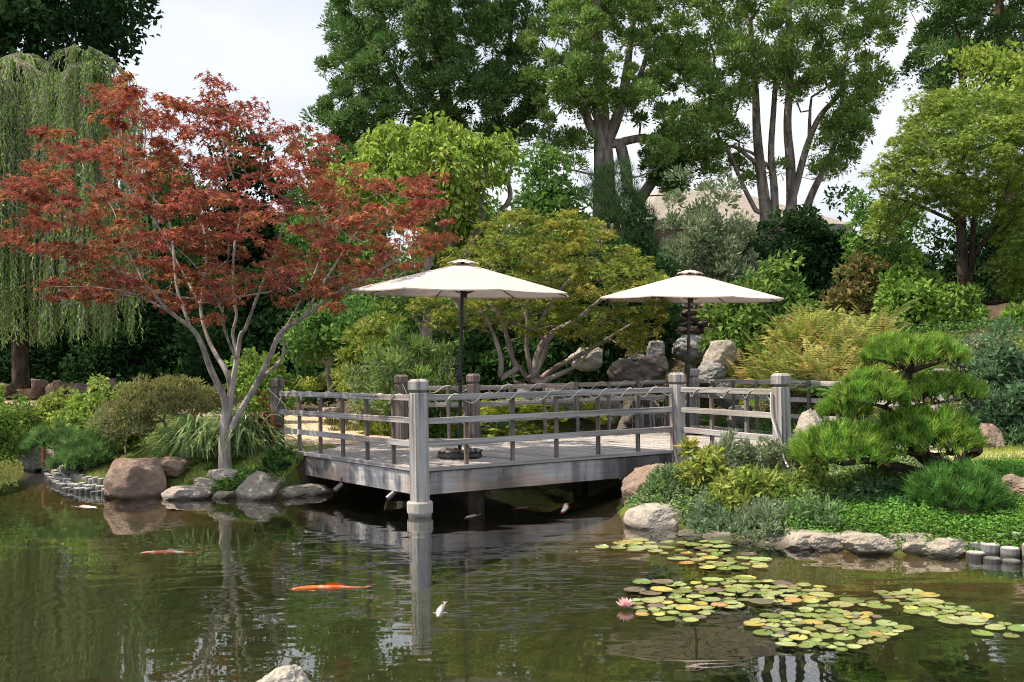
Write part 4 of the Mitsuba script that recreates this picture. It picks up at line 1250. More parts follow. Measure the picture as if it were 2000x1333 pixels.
# ---- the weeping willow
wr = np.random.default_rng(301)
wk = thing('weeping_willow', 'pale green weeping willow hanging behind the red maple at the left edge', 'tree')
WD = 24.5
lb = Limbs()
lb.stem(pts(WD, (42, 760), (40, 640), (48, 480), (60, 330)), -1, (0.22, 0.14))
heads = [(-60, 130), (-10, 150), (25, 122), (52, 110), (80, 150), (105, 175), (130, 150), (160, 98), (180, 130), (205, 165), (0, 230), (120, 240), (60, 220), (150, 215), (-50, 250), (20, 210), (-30, 380), (60, 350), (95, 300), (10, 330), (175, 350)]
hp = np.array([at(a, b, WD + wr.uniform(-2.6, 2.6)) for a, b in heads])
for h in hp:
    a = lb.p[12]
    m = (a + h) / 2 + [0, 0, 0.6]
    lb.stem([a, m, h], 12, (0.1, 0.02), 9)
put('trunk', lb.mesh(0.02), 'm_bark_dark', wk, smooth=True)
fo = Foliage()
tubes = []
for h in hp:
    for j in range(84):
        if j % 9 == 0:
            a0, out0, hue = wr.uniform(0, 2 * np.pi), wr.uniform(0.2, 1.2), wr.uniform(0.75, 1.25)
        a, out = a0 + wr.normal() * 0.16, max(0.08, out0 + wr.normal() * 0.12)
        top = h + np.array([0.15 * math.cos(a), 0.15 * math.sin(a), -0.1 + 0.2 * wr.random()])
        edge = h + np.array([out * math.cos(a), out * math.sin(a), -0.15 - 0.35 * out * out])
        low = 2.55 + wr.uniform(-0.3, 1.6) if wr.random() < 0.6 else edge[2] - wr.uniform(1.2, 3.2)
        low = min(low, edge[2] - 0.6)
        n = max(10, int((edge[2] - low) / 0.075))
        s = np.linspace(0, 1, n)
        sway = wr.normal(size=2) * 0.10
        line = np.column_stack([edge[0] + sway[0] * s ** 2 + 0.02 * np.sin(s * 15 + j), edge[1] + sway[1] * s ** 2, edge[2] + (low - edge[2]) * s])
        k0 = spline([top, (top + edge) / 2 + [0, 0, 0.1], edge], 7)
        line = np.vstack([k0[:-1], line])
        tubes.append(tube(line[::4], 0.006, 3, False))
        m = len(line)
        A = np.column_stack([wr.normal(size=(m, 2)) * 0.45, np.full(m, -1.0)])
        c = hue * palette(wr, G_WILLOW, 1, 0.25) * wr.uniform(0.8, 1.2, (m, 1))
        fo.leaves(line, A, dirs(wr, m), wr.uniform(0.10, 0.17, m), 0.036, c, 0.1)
fo.put('foliage', wk)
put('strands', join(tubes), 'm_bark', wk, kind='stuff')

# ---- middle distance trees
tree('lime_green_tree', 'lime green leaved tree with twisting grey stems behind the left umbrella', 'tree', [(690, 330), (720, 270), (760, 245), (800, 265), (830, 235), (880, 245), (930, 265), (990, 275), (1000, 310), (985, 350), (960, 365), (930, 390), (950, 430), (900, 450), (860, 430), (800, 450), (740, 440), (720, 400), (680, 390), (650, 350), (640, 300)], 21.5, 1.6, 190, 0.25, 52, 0.17, 0.085, G_LIME, 'droop',
     [(pts(21.5, (905, 640), (885, 500), (862, 410), (875, 380), (860, 320)), (0.16, 0.07)), (pts(21.3, (895, 520), (940, 430), (932, 375), (948, 340), (945, 290)), (0.09, 0.05)), (pts(21.5, (862, 400), (800, 350), (770, 300)), (0.07, 0.03)), (pts(21.8, (900, 480), (990, 400), (992, 350), (1000, 320)), (0.07, 0.04))], 'm_bark', 211, tip=0.008,
     extra=outline_points(np.random.default_rng(41), [(870, 420), (960, 430), (940, 520), (860, 560), (820, 500)], 21.9, 0.8, 46))
tree('olive_maple', 'spreading green and yellow maple with crooked stems behind the left umbrella', 'tree', [(860, 540), (870, 490), (910, 470), (940, 440), (1000, 415), (1050, 420), (1110, 415), (1170, 440), (1210, 470), (1250, 490), (1290, 530), (1300, 590), (1290, 650), (1250, 690), (1190, 660), (1150, 680), (1110, 660), (1090, 650), (1020, 660), (960, 650), (900, 640), (850, 650), (800, 600), (830, 570)], 16.6, 1.7, 520, 0.17, 38, 0.11, 0.07, G_MAPLE, 'star',
     [(pts(16.6, (1042, 760), (1045, 730), (1052, 690), (1075, 655), (1120, 630)), (0.10, 0.05)), (pts(16.4, (1040, 750), (1000, 700), (985, 640), (960, 590), (950, 540)), (0.05, 0.025)), (pts(16.8, (1050, 745), (1090, 715), (1140, 690), (1190, 660), (1240, 630)), (0.055, 0.025)), (pts(16.6, (1040, 740), (1028, 680), (1030, 640), (1025, 580)), (0.05, 0.02)),
      (pts(16.3, (975, 752), (978, 700), (962, 650), (940, 600)), (0.055, 0.025)), (pts(16.4, (1045, 752), (1100, 728), (1130, 712)), (0.05, 0.03)), (pts(16.2, (1035, 745), (1060, 700), (1066, 668), (1050, 640), (1100, 560), (1150, 520)), (0.05, 0.02)), (pts(16.6, (1120, 630), (1180, 580), (1200, 560)), (0.04, 0.02)), (pts(16.8, (1004, 755), (1003, 700), (990, 650)), (0.035, 0.02))], 'm_bark', 212, tip=0.005, flat=0.55, seg=0.25)
tree('yellow_maple', 'yellowish green layered maple on a dark trunk at the right edge', 'tree', [(1700, 330), (1745, 300), (1770, 240), (1790, 200), (1850, 185), (1920, 190), (2000, 200), (2070, 230), (2080, 560), (2000, 600), (1960, 560), (1930, 490), (1960, 440), (1890, 440), (1830, 400), (1790, 415), (1720, 470), (1690, 430), (1720, 400), (1750, 380), (1700, 360)], 19.5, 2.2, 460, 0.27, 80, 0.14, 0.08, [(0.27, 0.38, 0.08), (0.36, 0.40, 0.09), (0.19, 0.30, 0.07), (0.22, 0.36, 0.08)], 'star',
     [(pts(19.5, (1886, 650), (1882, 560), (1878, 460), (1874, 370), (1880, 280), (1885, 220)), (0.13, 0.05)), (pts(19.5, (1888, 600), (1896, 520), (1905, 420), (1930, 340)), (0.08, 0.04)), (pts(19.5, (1878, 440), (1830, 380), (1780, 330)), (0.05, 0.02)), (pts(19.5, (1886, 520), (1950, 440), (2010, 380)), (0.05, 0.02)), (pts(19.5, (1878, 440), (1790, 400), (1720, 380)), (0.04, 0.02))], 'm_bark_dark', 213, tip=0.006, flat=0.8, seg=0.35)
tree('yellow_maple', 'bright yellow green tree top behind the right maple under the dark crown', 'tree', [(1870, 120), (1960, 100), (2060, 130), (2070, 260), (1960, 250), (1880, 210)], 25, 1.4, 60, 0.4, 60, 0.16, 0.09, G_LIME, 'round', [(pts(25, (1990, 520), (1985, 350), (1975, 200)), (0.14, 0.06))], 'm_bark_dark', 214)
tree('slender_tree', 'slim dark sapling left of the right maple, the left of two', 'tree', [(1660, 400), (1690, 385), (1720, 420), (1715, 520), (1680, 540), (1655, 480)], 23, 0.6, 40, 0.26, 40, 0.13, 0.07, G_MID, 'round', [(pts(23, (1692, 570), (1688, 480), (1684, 390)), (0.05, 0.02))], 'm_bark_dark', 215, tip=0.006)
tree('slender_tree', 'slim dark sapling left of the right maple, the right of two', 'tree', [(1730, 430), (1770, 410), (1800, 440), (1790, 520), (1745, 530)], 23.5, 0.6, 32, 0.26, 40, 0.13, 0.07, G_MID, 'round', [(pts(23.5, (1752, 570), (1756, 480), (1760, 420)), (0.05, 0.02))], 'm_bark_dark', 216, tip=0.006)
tree('pine_tree', 'dark upright pine left of the beige roof', 'tree', [(1150, 360), (1185, 315), (1215, 320), (1240, 380), (1270, 430), (1280, 500), (1240, 530), (1180, 500), (1160, 440)], 22.5, 1.0, 120, 0.26, 150, 0.15, 0.012, [(0.06, 0.13, 0.05), (0.10, 0.17, 0.07), (0.05, 0.10, 0.04)], 'needle', [(pts(22.5, (1212, 640), (1210, 500), (1200, 400), (1195, 330)), (0.12, 0.03))], 'm_bark_dark', 217, tip=0.008, mat='m_pine')
tree('twisted_stem_tree', 'small dark leaved tree with a pale twisted stem behind the bridge rail', 'tree', [(555, 680), (570, 640), (610, 610), (660, 600), (720, 610), (740, 640), (700, 660), (690, 690), (640, 700), (600, 705)], 18.2, 0.9, 120, 0.2, 46, 0.10, 0.06, G_MID, 'round', [(pts(18.2, (646, 765), (642, 735), (640, 715), (648, 690), (643, 655), (630, 630)), (0.06, 0.03)), (pts(18.2, (640, 715), (625, 690), (612, 665)), (0.035, 0.02)), (pts(18.2, (643, 715), (662, 690), (672, 670)), (0.03, 0.02))], 'm_bark_maple', 218, tip=0.006)
tree('gnarled_tree', 'thick dark trunk standing behind the nandina under the left umbrella', 'tree', [(700, 560), (760, 540), (840, 545), (870, 590), (830, 625), (780, 610), (720, 600)], 20.5, 1.2, 60, 0.3, 46, 0.12, 0.07, G_MID, 'round', [(pts(20.5, (834, 720), (832, 660), (836, 620), (825, 560), (840, 500)), (0.16, 0.09)), (pts(20.5, (832, 660), (800, 600), (770, 560)), (0.06, 0.03))], 'm_bark', 219, tip=0.008)

# ---- hedges and shrubs, far to near
BACK = 'dark hedge plants behind the garden'
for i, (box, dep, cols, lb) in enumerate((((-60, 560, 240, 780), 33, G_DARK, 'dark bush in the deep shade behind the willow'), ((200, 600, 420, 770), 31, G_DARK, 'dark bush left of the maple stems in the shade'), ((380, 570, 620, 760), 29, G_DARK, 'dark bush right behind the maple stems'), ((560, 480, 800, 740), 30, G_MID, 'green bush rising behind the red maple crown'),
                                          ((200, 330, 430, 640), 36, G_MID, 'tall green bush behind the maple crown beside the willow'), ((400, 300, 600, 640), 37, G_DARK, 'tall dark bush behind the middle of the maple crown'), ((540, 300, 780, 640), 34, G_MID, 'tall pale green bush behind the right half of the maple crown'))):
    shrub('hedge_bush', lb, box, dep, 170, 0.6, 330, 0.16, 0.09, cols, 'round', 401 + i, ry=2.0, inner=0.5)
for i, (box, dep, cols, n, lb, st) in enumerate((((960, 325, 1180, 640), 25.5, G_MID, 170, 'tall camellia-like green bush between the lime tree and the pine', 'round'), ((1255, 395, 1500, 660), 25, G_GREY, 190, 'grey green bush below the beige roof', 'spray'), ((1440, 400, 1700, 650), 26, G_DARK, 170, 'dark green bush under the fan of bare stems', 'round'),
                                                  ((1640, 470, 1840, 620), 27, G_DARK, 90, 'dark bush under the two slim saplings', 'round'), ((1790, 450, 2080, 660), 26, G_DARK, 110, 'dark bush in the shade behind the right maple trunk', 'round'), ((900, 560, 1210, 760), 21.5, G_DARK + G_MID, 130, 'dark bush behind the crooked stems of the middle maple', 'round'), ((760, 400, 1010, 740), 25, G_MID, 160, 'green bush behind the stems of the lime green tree', 'round'), ((1120, 470, 1330, 690), 21.0, G_DARK, 110, 'dark evergreen bush over the waterfall boulders', 'round'))):
    shrub('bush', lb, box, dep, n, 0.34, 200, 0.125, 0.058 if st == 'round' else 0.045, cols, st, 420 + i, ry=1.3, inner=0.6)
shrub('bush', 'glossy green bush right of the right umbrella', (1370, 545, 1605, 700), 19.5, 170, 0.22, 90, 0.115, 0.06, [(0.17, 0.30, 0.07), (0.26, 0.37, 0.09), (0.10, 0.22, 0.06)], 'round', 431, ry=1.1)
shrub('bush', 'reddish tipped green bush between two green ones on the right', (1595, 535, 1760, 690), 20.3, 120, 0.2, 80, 0.11, 0.05, [(0.20, 0.22, 0.08), (0.30, 0.19, 0.09), (0.13, 0.19, 0.06)], 'round', 432, ry=0.9)
shrub('bush', 'round bright green bush behind the bonsai pine', (1715, 528, 1892, 665), 19.0, 150, 0.2, 95, 0.10, 0.055, G_BRIGHT, 'round', 433, ry=0.9)
shrub('bush', 'bright green leafy bush at the right edge below the maple', (1935, 610, 2050, 690), 18, 60, 0.2, 70, 0.13, 0.05, G_BRIGHT, 'spray', 434)
shrub('bush', 'blue green bush at the right edge above the path', (1895, 688, 2060, 872), 12.6, 150, 0.14, 95, 0.085, 0.03, [(0.13, 0.25, 0.13), (0.20, 0.33, 0.18), (0.08, 0.16, 0.08)], 'spray', 435, ry=0.6)
shrub('bush', 'low grey shrub on the dark slope behind the bonsai pine', (1860, 655, 1985, 730), 15.5, 60, 0.13, 70, 0.06, 0.03, G_GREY, 'round', 436)
shrub('nandina', 'feathery yellow green nandina behind the bridge', (655, 620, 800, 765), 17.4, 130, 0.17, 90, 0.085, 0.028, G_YEL, 'spray', 441, ry=0.6, flat=0.7)
shrub('bush', 'fine leaved green bush behind the near post', (700, 672, 890, 800), 16.2, 170, 0.16, 95, 0.11, 0.022, G_BRIGHT + G_GREY[:2], 'spray', 442, ry=0.7)
shrub('bush', 'clipped round green bush left of the left end post', (478, 728, 570, 810), 16.6, 70, 0.12, 90, 0.06, 0.03, G_BRIGHT, 'round', 443)
shrub('bush', 'yellowish green bush behind the clipped round one', (452, 690, 560, 770), 19, 60, 0.16, 70, 0.09, 0.05, G_YEL[:2] + G_MID, 'round', 444)
shrub('bush', 'green bush under the fallen shade right of the maple stems', (560, 700, 660, 790), 21, 60, 0.2, 70, 0.1, 0.05, G_DARK + G_MID[:1], 'spray', 445)
for i, (x, y, d, R_) in enumerate(((685, 868, 17.0, 40), (735, 850, 16.2, 38), (655, 858, 18.3, 26), (760, 858, 15.9, 30))):
    shrub('grass_tussock', ('small round tussock beside the path', 'grassy tussock against the rear dark post', 'tiny tussock far along the path edge', 'pale tussock right beside the rear dark post')[i], (x - R_, y - 32, x + R_, y), d, 26, 0.1, 70, 0.16, 0.014, [G_OLIVE, G_YEL, G_OLIVE, G_YEL][i], 'spray', 450 + i, cat='grass', stems=2)
shrub('bush', 'low green plants under the rear rail behind the left umbrella pole', (800, 770, 930, 880), 16.4, 80, 0.14, 60, 0.10, 0.03, G_MID + G_YEL[:1], 'spray', 455, ry=0.5)

# left bank
shrub('bush', 'rounded dark green shrub cut off by the left edge', (-70, 775, 52, 895), 16.0, 150, 0.14, 95, 0.06, 0.03, [(0.22, 0.36, 0.08), (0.30, 0.44, 0.10), (0.14, 0.25, 0.06)], 'round', 461, ry=0.7)
shrub('bush', 'yellow green azalea behind the bright round bush on the left', (75, 768, 170, 835), 16.6, 70, 0.12, 80, 0.065, 0.03, G_YEL, 'round', 462)
shrub('bush', 'bright green rounded bush left of the olive juniper', (118, 758, 270, 872), 15.6, 150, 0.13, 90, 0.065, 0.035, [(0.42, 0.54, 0.13), (0.34, 0.48, 0.11), (0.22, 0.36, 0.09)], 'round', 463, ry=0.6)
shrub('juniper', 'large olive mound of juniper with bare grey twigs below', (225, 742, 440, 858), 15.0, 260, 0.10, 90, 0.06, 0.014, G_OLIVE, 'spray', 464, ry=0.8, stems=60, inner=0.85, bark='m_bark_maple', sr=0.022, flat=0.8, bare=0.42)
shrub('juniper', 'smaller olive juniper in front of the bright bush', (185, 790, 300, 880), 14.7, 110, 0.10, 80, 0.05, 0.012, G_OLIVE + G_GREY[:1], 'spray', 465, ry=0.5, stems=26, bark='m_bark_maple', inner=0.8, bare=0.3)
shrub('bush', 'dark green shrub between the left boulder and the stems of the juniper', (300, 850, 400, 895), 14.3, 50, 0.08, 60, 0.05, 0.02, G_YEL[3:] + G_MID, 'round', 466)
shrub('bush', 'dark leafy plant under the left corner of the bridge', (515, 872, 585, 945), 13.1, 70, 0.09, 55, 0.075, 0.028, G_DARK + G_MID[:1], 'spray', 467, ry=0.3)
shrub('bush', 'low red leaved seedling maple beside the left end post', (478, 780, 545, 850), 13.75, 26, 0.1, 26, 0.08, 0.05, RED, 'star', 468, ry=0.3, flat=0.5)


def strap_plant(name, label, cat, base, n, L, W, cols, seed, spread=1.0, lift=1.25):
    """A clump of long arching strap leaves."""
    g = np.random.default_rng(seed)
    k = thing(name, label, cat)
    fo = Foliage()
    for i in range(n):
        a = g.uniform(0, 2 * np.pi)
        e = g.uniform(0.45, lift)
        l = L * g.uniform(0.6, 1.15)
        s = np.linspace(0, 1, 8)
        r = l * (np.cos(e) * s * 0.6 + 0.42 * s ** 2) * spread
        z = l * np.sin(e) * (1.5 * s - (1.15 + 0.35 * g.random()) * s ** 2.4)
        o = np.asarray(base) + [g.normal() * 0.1, g.normal() * 0.07, 0]
        p = o + np.column_stack([r * math.cos(a), r * math.sin(a), z])
        p[:, 2] = np.maximum(p[:, 2], base[2] - 0.03)
        side = np.array([-math.sin(a), math.cos(a), 0]) * W
        w = np.array([0.7, 0.95, 1.0, 1.0, 0.9, 0.75, 0.5, 0.06])[:, None]
        up = np.array([0, 0, 0.2 * W])
        v = np.stack([p - side * w + up, p - up * 0.4, p + side * w + up], 1).reshape(-1, 3)
        f = []
        for j in range(7):
            q = j * 3
            f += [[q, q + 3, q + 1], [q + 1, q + 3, q + 4], [q + 1, q + 4, q + 2], [q + 2, q + 4, q + 5]]
        fo.add(v, np.array(f), np.tile(palette(g, cols, 1, 0.25), (len(v), 1)))
    fo.put('leaves', k)
    return k


STRAP = [(0.22, 0.34, 0.13), (0.32, 0.44, 0.18), (0.15, 0.26, 0.09), (0.42, 0.50, 0.26)]
for px, py, dep, n, lb in ((395, 893, 13.75, 170, 'strappy lily turf clump left of the maple trunk'), (478, 888, 13.6, 150, 'strappy lily turf clump right of the maple trunk')):
    c = at(px, py, dep)
    strap_plant('lily_turf', lb, 'plant', [c[0], c[1], c[2]], int(n * 1.5), 1.05, 0.017, STRAP, px, 0.85, 1.45)
for px, py, dep, lb in ((612, 762, 18.6, 'yellow leaved strap plant behind the rail left of the twisted stem'), (690, 770, 16.9, 'striped grassy plant right of the twisted stem'), (665, 742, 19.5, 'dark strap plant behind the twisted stem')):
    c = at(px, py, dep)
    strap_plant('strap_plant', lb, 'plant', c, 90, 0.55, 0.016, G_YEL if px != 665 else STRAP, px, 0.8)


def pine_pad(fo, g, box, depth, ry, n, cols, L=0.13, per=22, lift=1.0):
    """Needle tufts over a flat-bottomed cloud of a trained pine; returns the tuft feet."""
    x0, y0, x1, y1 = box
    s = depth / F
    c = at((x0 + x1) / 2, y1, depth)
    rx, rz = (x1 - x0) / 2 * s, (y1 - y0) * s
    a, r = g.uniform(0, 2 * np.pi, n), np.sqrt(g.uniform(0, 1, n))
    x, y = r * np.cos(a), r * np.sin(a)
    wob = 0.35 + 1.3 * meshkit.fbm(np.column_stack([x * 3.2 + x0, y * 3.2, x * 0]), 3, 3)
    z = np.sqrt(np.clip(1 - r ** 2.4, 0, 1)) * np.clip(wob, 0.3, 1.15) * g.uniform(0.45, 0.9, n)
    P = c + np.column_stack([x * rx * 0.95, y * ry, z * max(rz - L * 0.95, 0.05)])
    d = np.column_stack([x * 0.55, y * 0.55, np.full(n, lift)]) + g.normal(size=(n, 3)) * 0.28
    tint = palette(g, cols, n, 0.25) * g.uniform(0.5, 1.35, (n, 1))
    i = np.repeat(np.arange(n), per)
    A = unit(d)[i] + dirs(g, n * per) * 0.62
    ln = g.uniform(0.6, 1.25, n)[i]
    fo.needles(P[i] + unit(d)[i] * g.uniform(-0.03, 0.03, (n * per, 1)), A, L * ln * g.uniform(0.7, 1.1, n * per), 0.0085, tint[i] * g.uniform(0.7, 1.3, (n * per, 1)), g)
    return P


def bonsai(name, label, pads_, depth, stems, cols, seed, L=0.115, bark='m_bark', tip=0.0035, dens=1.0):
    g = np.random.default_rng(seed)
    k = thing(name, label, 'tree')
    fo = Foliage()
    feet = []
    for box, dd, ry in pads_:
        n = int(dens * (box[2] - box[0]) * (box[3] - box[1]) / 30)
        feet.append(pine_pad(fo, g, box, depth + dd, ry, n, cols, L))
    feet = np.vstack(feet)
    lb = Limbs()
    for i, (pp, r) in enumerate(stems):
        q = pts(depth, *pp)
        lb.stem(q, -1 if i == 0 else lb.nearest(q[0]), r)
    sel = feet[g.random(len(feet)) < 0.45] - [0, 0, 0.03]
    lb.reach(sel, g, 0.07, 0.25, 0.9)
    put('trunk', lb.mesh(tip, 0.5, 7), bark, k, smooth=True)
    fo.put('needles', k, 'm_pine')
    return k


bonsai('bonsai_pine', 'cloud pruned bright green pine in tiers on the right bank', [((1685, 636, 1885, 712), 0.1, 0.42), ((1632, 708, 1768, 790), -0.25, 0.34), ((1755, 716, 1918, 778), 0.15, 0.36), ((1545, 800, 1740, 905), -0.2, 0.42), ((1690, 775, 1915, 885), -0.1, 0.42), ((1600, 760, 1700, 815), 0.15, 0.25)], 9.7,
       [([(1872, 985), (1862, 935), (1835, 912), (1800, 890, .1), (1772, 850, .15), (1765, 790, .15), (1772, 745, .15), (1778, 715, .12), (1782, 690, .1)], (0.085, 0.03)), ([(1850, 928), (1800, 925, -.15), (1740, 908, -.2), (1690, 900, -.22), (1640, 905, -.2), (1590, 882, -.2)], (0.06, 0.014)),
        ([(1770, 830, .15), (1735, 800, -.05), (1705, 790, -.2)], (0.035, 0.014)), ([(1770, 800, .15), (1810, 790, .15), (1850, 785, .15)], (0.03, 0.012)), ([(1800, 890, .1), (1830, 890, -.05), (1860, 885, -.1)], (0.035, 0.014)), ([(1740, 908, -.2), (1720, 885, -.25), (1650, 880, -.3)], (0.03, 0.012)), ([(1780, 725, .12), (1740, 710, .1), (1710, 700, .1)], (0.03, 0.012)), ([(1780, 725, .12), (1820, 712, .1), (1860, 700, .1)], (0.03, 0.012))], G_PINE, 501, bark='m_bark_dark')
bonsai('low_pine', 'low deep green pine mound below the bonsai pine', [((1775, 888, 1958, 985), 0.0, 0.42)], 9.0, [([(1862, 1015), (1860, 985), (1855, 965), (1850, 945)], (0.05, 0.02)), ([(1856, 970), (1820, 960), (1800, 950)], (0.02, 0.01)), ([(1856, 970), (1900, 958), (1930, 950)], (0.02, 0.01))], [(0.12, 0.28, 0.07), (0.17, 0.35, 0.08), (0.09, 0.21, 0.05)], 502, bark='m_bark_dark')
bonsai('low_pine', 'sprawling dark pine over the logs on the left bank', [((50, 815, 170, 880), 0.2, 0.4), ((120, 825, 225, 892), 0.0, 0.35), ((95, 868, 195, 915), -0.3, 0.3), ((140, 850, 215, 905), -0.25, 0.3)], 14.5, [([(205, 925), (175, 910), (150, 895), (120, 880)], (0.05, 0.02)), ([(175, 910), (190, 890), (200, 870)], (0.03, 0.015))], [(0.17, 0.32, 0.10), (0.24, 0.40, 0.13), (0.11, 0.23, 0.08)], 503, L=0.14, bark='m_bark_dark', dens=1.5)

# right bank azaleas and groundcover
RB = [((1320, 868, 1420, 985), 10.6, G_YEL + [(0.45, 0.36, 0.1)], 'yellow green azalea with bare reddish stems left of the right bank', 46, 0.075, 'round'), ((1375, 858, 1480, 960), 11.0, G_GREY, 'grey green shrub just below the short sunlit rail', 80, 0.055, 'spray'), ((1460, 862, 1580, 960), 10.9, G_GREY + [(0.28, 0.24, 0.15)], 'silvery shrub left of the bonsai pine', 80, 0.055, 'spray'),
      ((1250, 930, 1335, 1000), 10.4, G_GREY + G_MID, 'small green shrub growing against the tall reddish boulder', 60, 0.065, 'spray'), ((1395, 925, 1520, 1010), 9.75, G_YEL, 'yellow azalea around the pale flat rock', 80, 0.06, 'round'), ((1500, 915, 1650, 1015), 9.7, G_YEL + G_MID, 'yellow green azalea below the lowest pine tier', 100, 0.06, 'round'), ((1610, 920, 1790, 1000), 9.9, G_YEL[1:] + G_MID, 'green azalea under the long pine limb', 110, 0.06, 'round'),
      ((1345, 970, 1440, 1042), 9.75, G_BLUE, 'blue green creeping shrub beside the cream boulder', 70, 0.055, 'spray'), ((1425, 985, 1560, 1055), 9.3, G_BLUE + G_GREY, 'blue grey shrub spilling over the right bank to the water', 90, 0.05, 'spray'), ((1640, 950, 1780, 1010), 9.4, [(0.08, 0.17, 0.08), (0.13, 0.23, 0.10)], 'dark green shrub left of the low pine mound', 80, 0.055, 'round'), ((1540, 985, 1650, 1045), 9.1, G_BLUE + G_MID, 'greyish ferny shrub at the edge of the clover', 60, 0.05, 'spray')]
for i, (box, dep, cols, lb, n, L, st) in enumerate(RB):
    shrub('azalea' if 'azalea' in lb else 'bush', lb, box, dep, n, 0.085, 80, L, L * (0.42 if st == 'round' else 0.3), cols, st, 520 + i, ry=0.36, bark='m_bark', sr=0.008)


def cover(name, label, poly, n, L, W, cols, seed, style='round', lift=0.02, cond=None, cat='groundcover'):
    g = np.random.default_rng(seed)
    P = Polygon(poly)
    x0, y0, x1, y1 = P.bounds
    q = np.column_stack([g.uniform(x0, x1, 4 * n), g.uniform(y0, y1, 4 * n)])
    q = q[shapely.contains_xy(P, q[:, 0], q[:, 1]) & ~shapely.contains_xy(POND.buffer(0.02), q[:, 0], q[:, 1])]
    m = meshkit.fbm(np.column_stack([q * 1.3, q[:, :1] * 0]), 4, seed)
    q = q[m > (cond if cond is not None else 0.0)][:n]
    z = height(q[:, 0], q[:, 1])
    t = meshkit.fbm(np.column_stack([q * 2.0, q[:, :1] * 0 + 5]), 3, seed + 1)
    p = np.column_stack([q, z + g.uniform(0, 1, len(q)) * lift * (0.4 + 1.6 * t)])
    fo = Foliage()
    col = palette(g, cols, len(q), 0.3) * (0.35 + 1.3 * t[:, None])
    if style == 'blade':
        fo.needles(p, dirs(g, len(q)) * 0.6 + [0, 0, 1.0], L * g.uniform(0.5, 1.2, len(q)), W, col, g)
    else:
        fo.leaves(p, dirs(g, len(q)) * [1, 1, 0.4], dirs(g, len(q)) * 0.6 + [0, 0, 1.0], L * g.uniform(0.6, 1.2, len(q)), W, col)
    k = fo.put(name, None)
    labels[k].update({'label': label, 'category': cat})
    return k


cover('clover', 'bright green clover carpet on the right bank below the low pine', [(2.2, 8.6), (3.2, 8.3), (3.9, 8.15), (5.2, 7.6), (6.5, 8.5), (6.2, 10.4), (4.2, 10.3), (3.0, 9.8), (2.4, 9.3)], 42000, 0.034, 0.024, [(0.16, 0.36, 0.07), (0.22, 0.42, 0.09), (0.11, 0.27, 0.06)], 601, lift=0.05)
cover('ground_leaves', 'small mixed ground leaves between the azaleas on the right bank', [(1.2, 9.8), (2.4, 9.0), (3.2, 9.6), (4.6, 10.3), (4.6, 11.3), (2.6, 12.0), (1.5, 12.2), (1.2, 11.0)], 26000, 0.04, 0.022, G_MID + G_GREY, 602, lift=0.09)
cover('moss_grass', 'short sunlit grass on the left bank round the maple', [(-7, 13.2), (-5.6, 13.2), (-4.4, 12.8), (-3.0, 12.6), (-2.4, 13.6), (-2.6, 14.2), (-3.4, 15.2), (-7.5, 16.5), (-9, 17)], 46000, 0.045, 0.008, [(0.42, 0.50, 0.13), (0.34, 0.44, 0.11), (0.50, 0.52, 0.20), (0.22, 0.32, 0.08)], 603, 'blade', 0.0, 0.42)
cover('ground_leaves', 'small round green leaves creeping between the left boulders', [(-4.7, 12.9), (-3.2, 12.6), (-2.5, 13.2), (-3.1, 13.6), (-4.5, 13.5)], 5200, 0.045, 0.035, G_MID + G_BRIGHT[:1], 604, lift=0.06, cond=0.5)
cover('grass', 'tufted grass beside the right path', [(4.7, 10.3), (8, 9.8), (8, 12.2), (5.0, 11.6)], 9000, 0.09, 0.008, G_YEL, 605, 'blade')
cover('ground_leaves', 'leafy undergrowth on the slope behind the right rail', [(2.7, 18.6), (3.4, 14.6), (5.0, 12.6), (9.5, 12.6), (12, 20), (9, 21), (3.5, 21)], 30000, 0.07, 0.03, G_DARK + G_MID, 606, lift=0.12)
cover('ground_leaves', 'dark undergrowth along the shaded path', [(-16, 27.5), (-3, 25), (-1.5, 20), (-0.9, 17), (0.2, 19.2), (2, 20.6), (8, 22), (8, 30), (-16, 34)], 36000, 0.11, 0.045, G_DARK + G_MID[:1], 607, lift=0.25)
cover('ground_leaves', 'ferny undergrowth on the left shore behind the clipped bushes', [(-9, 17.6), (-7.5, 16.4), (-3.6, 15.6), (-4.6, 18.2), (-7.5, 21.5), (-12, 24), (-14, 20)], 22000, 0.07, 0.03, G_MID + G_OLIVE, 608, lift=0.14)


# ferns: fronds with leaflets on both sides
def frond(fo, g, o, a, L, rise, cols, W=0.16, n=22):
    s = np.linspace(0.08, 1, n)
    p = o + np.column_stack([L * s * math.cos(a) * 0.85, L * s * math.sin(a) * 0.85, L * (rise * s - 0.75 * s ** 2)])
    t = unit(np.gradient(p, axis=0))
    side = np.array([-math.sin(a), math.cos(a), 0.0])
    w = W * np.sin(np.pi * np.clip(s * 0.92 + 0.08, 0, 1)) ** 0.7 * (L / 0.6)
    c = palette(g, cols, 1, 0.2)
    for sg in (-1, 1):
        fo.leaves(p, sg * side * 1.0 + t * 0.45 + [0, 0, -0.15], np.cross(t, side) + [0, 0, 0.4], w * g.uniform(0.85, 1.1, n), L * 0.9 / n, c * g.uniform(0.85, 1.15, (n, 1)), 0.05)
    v, f = tube(p[::3], 0.004, 3, False)
    fo.add(v, f, np.tile(c * 0.8, (len(v), 1)))


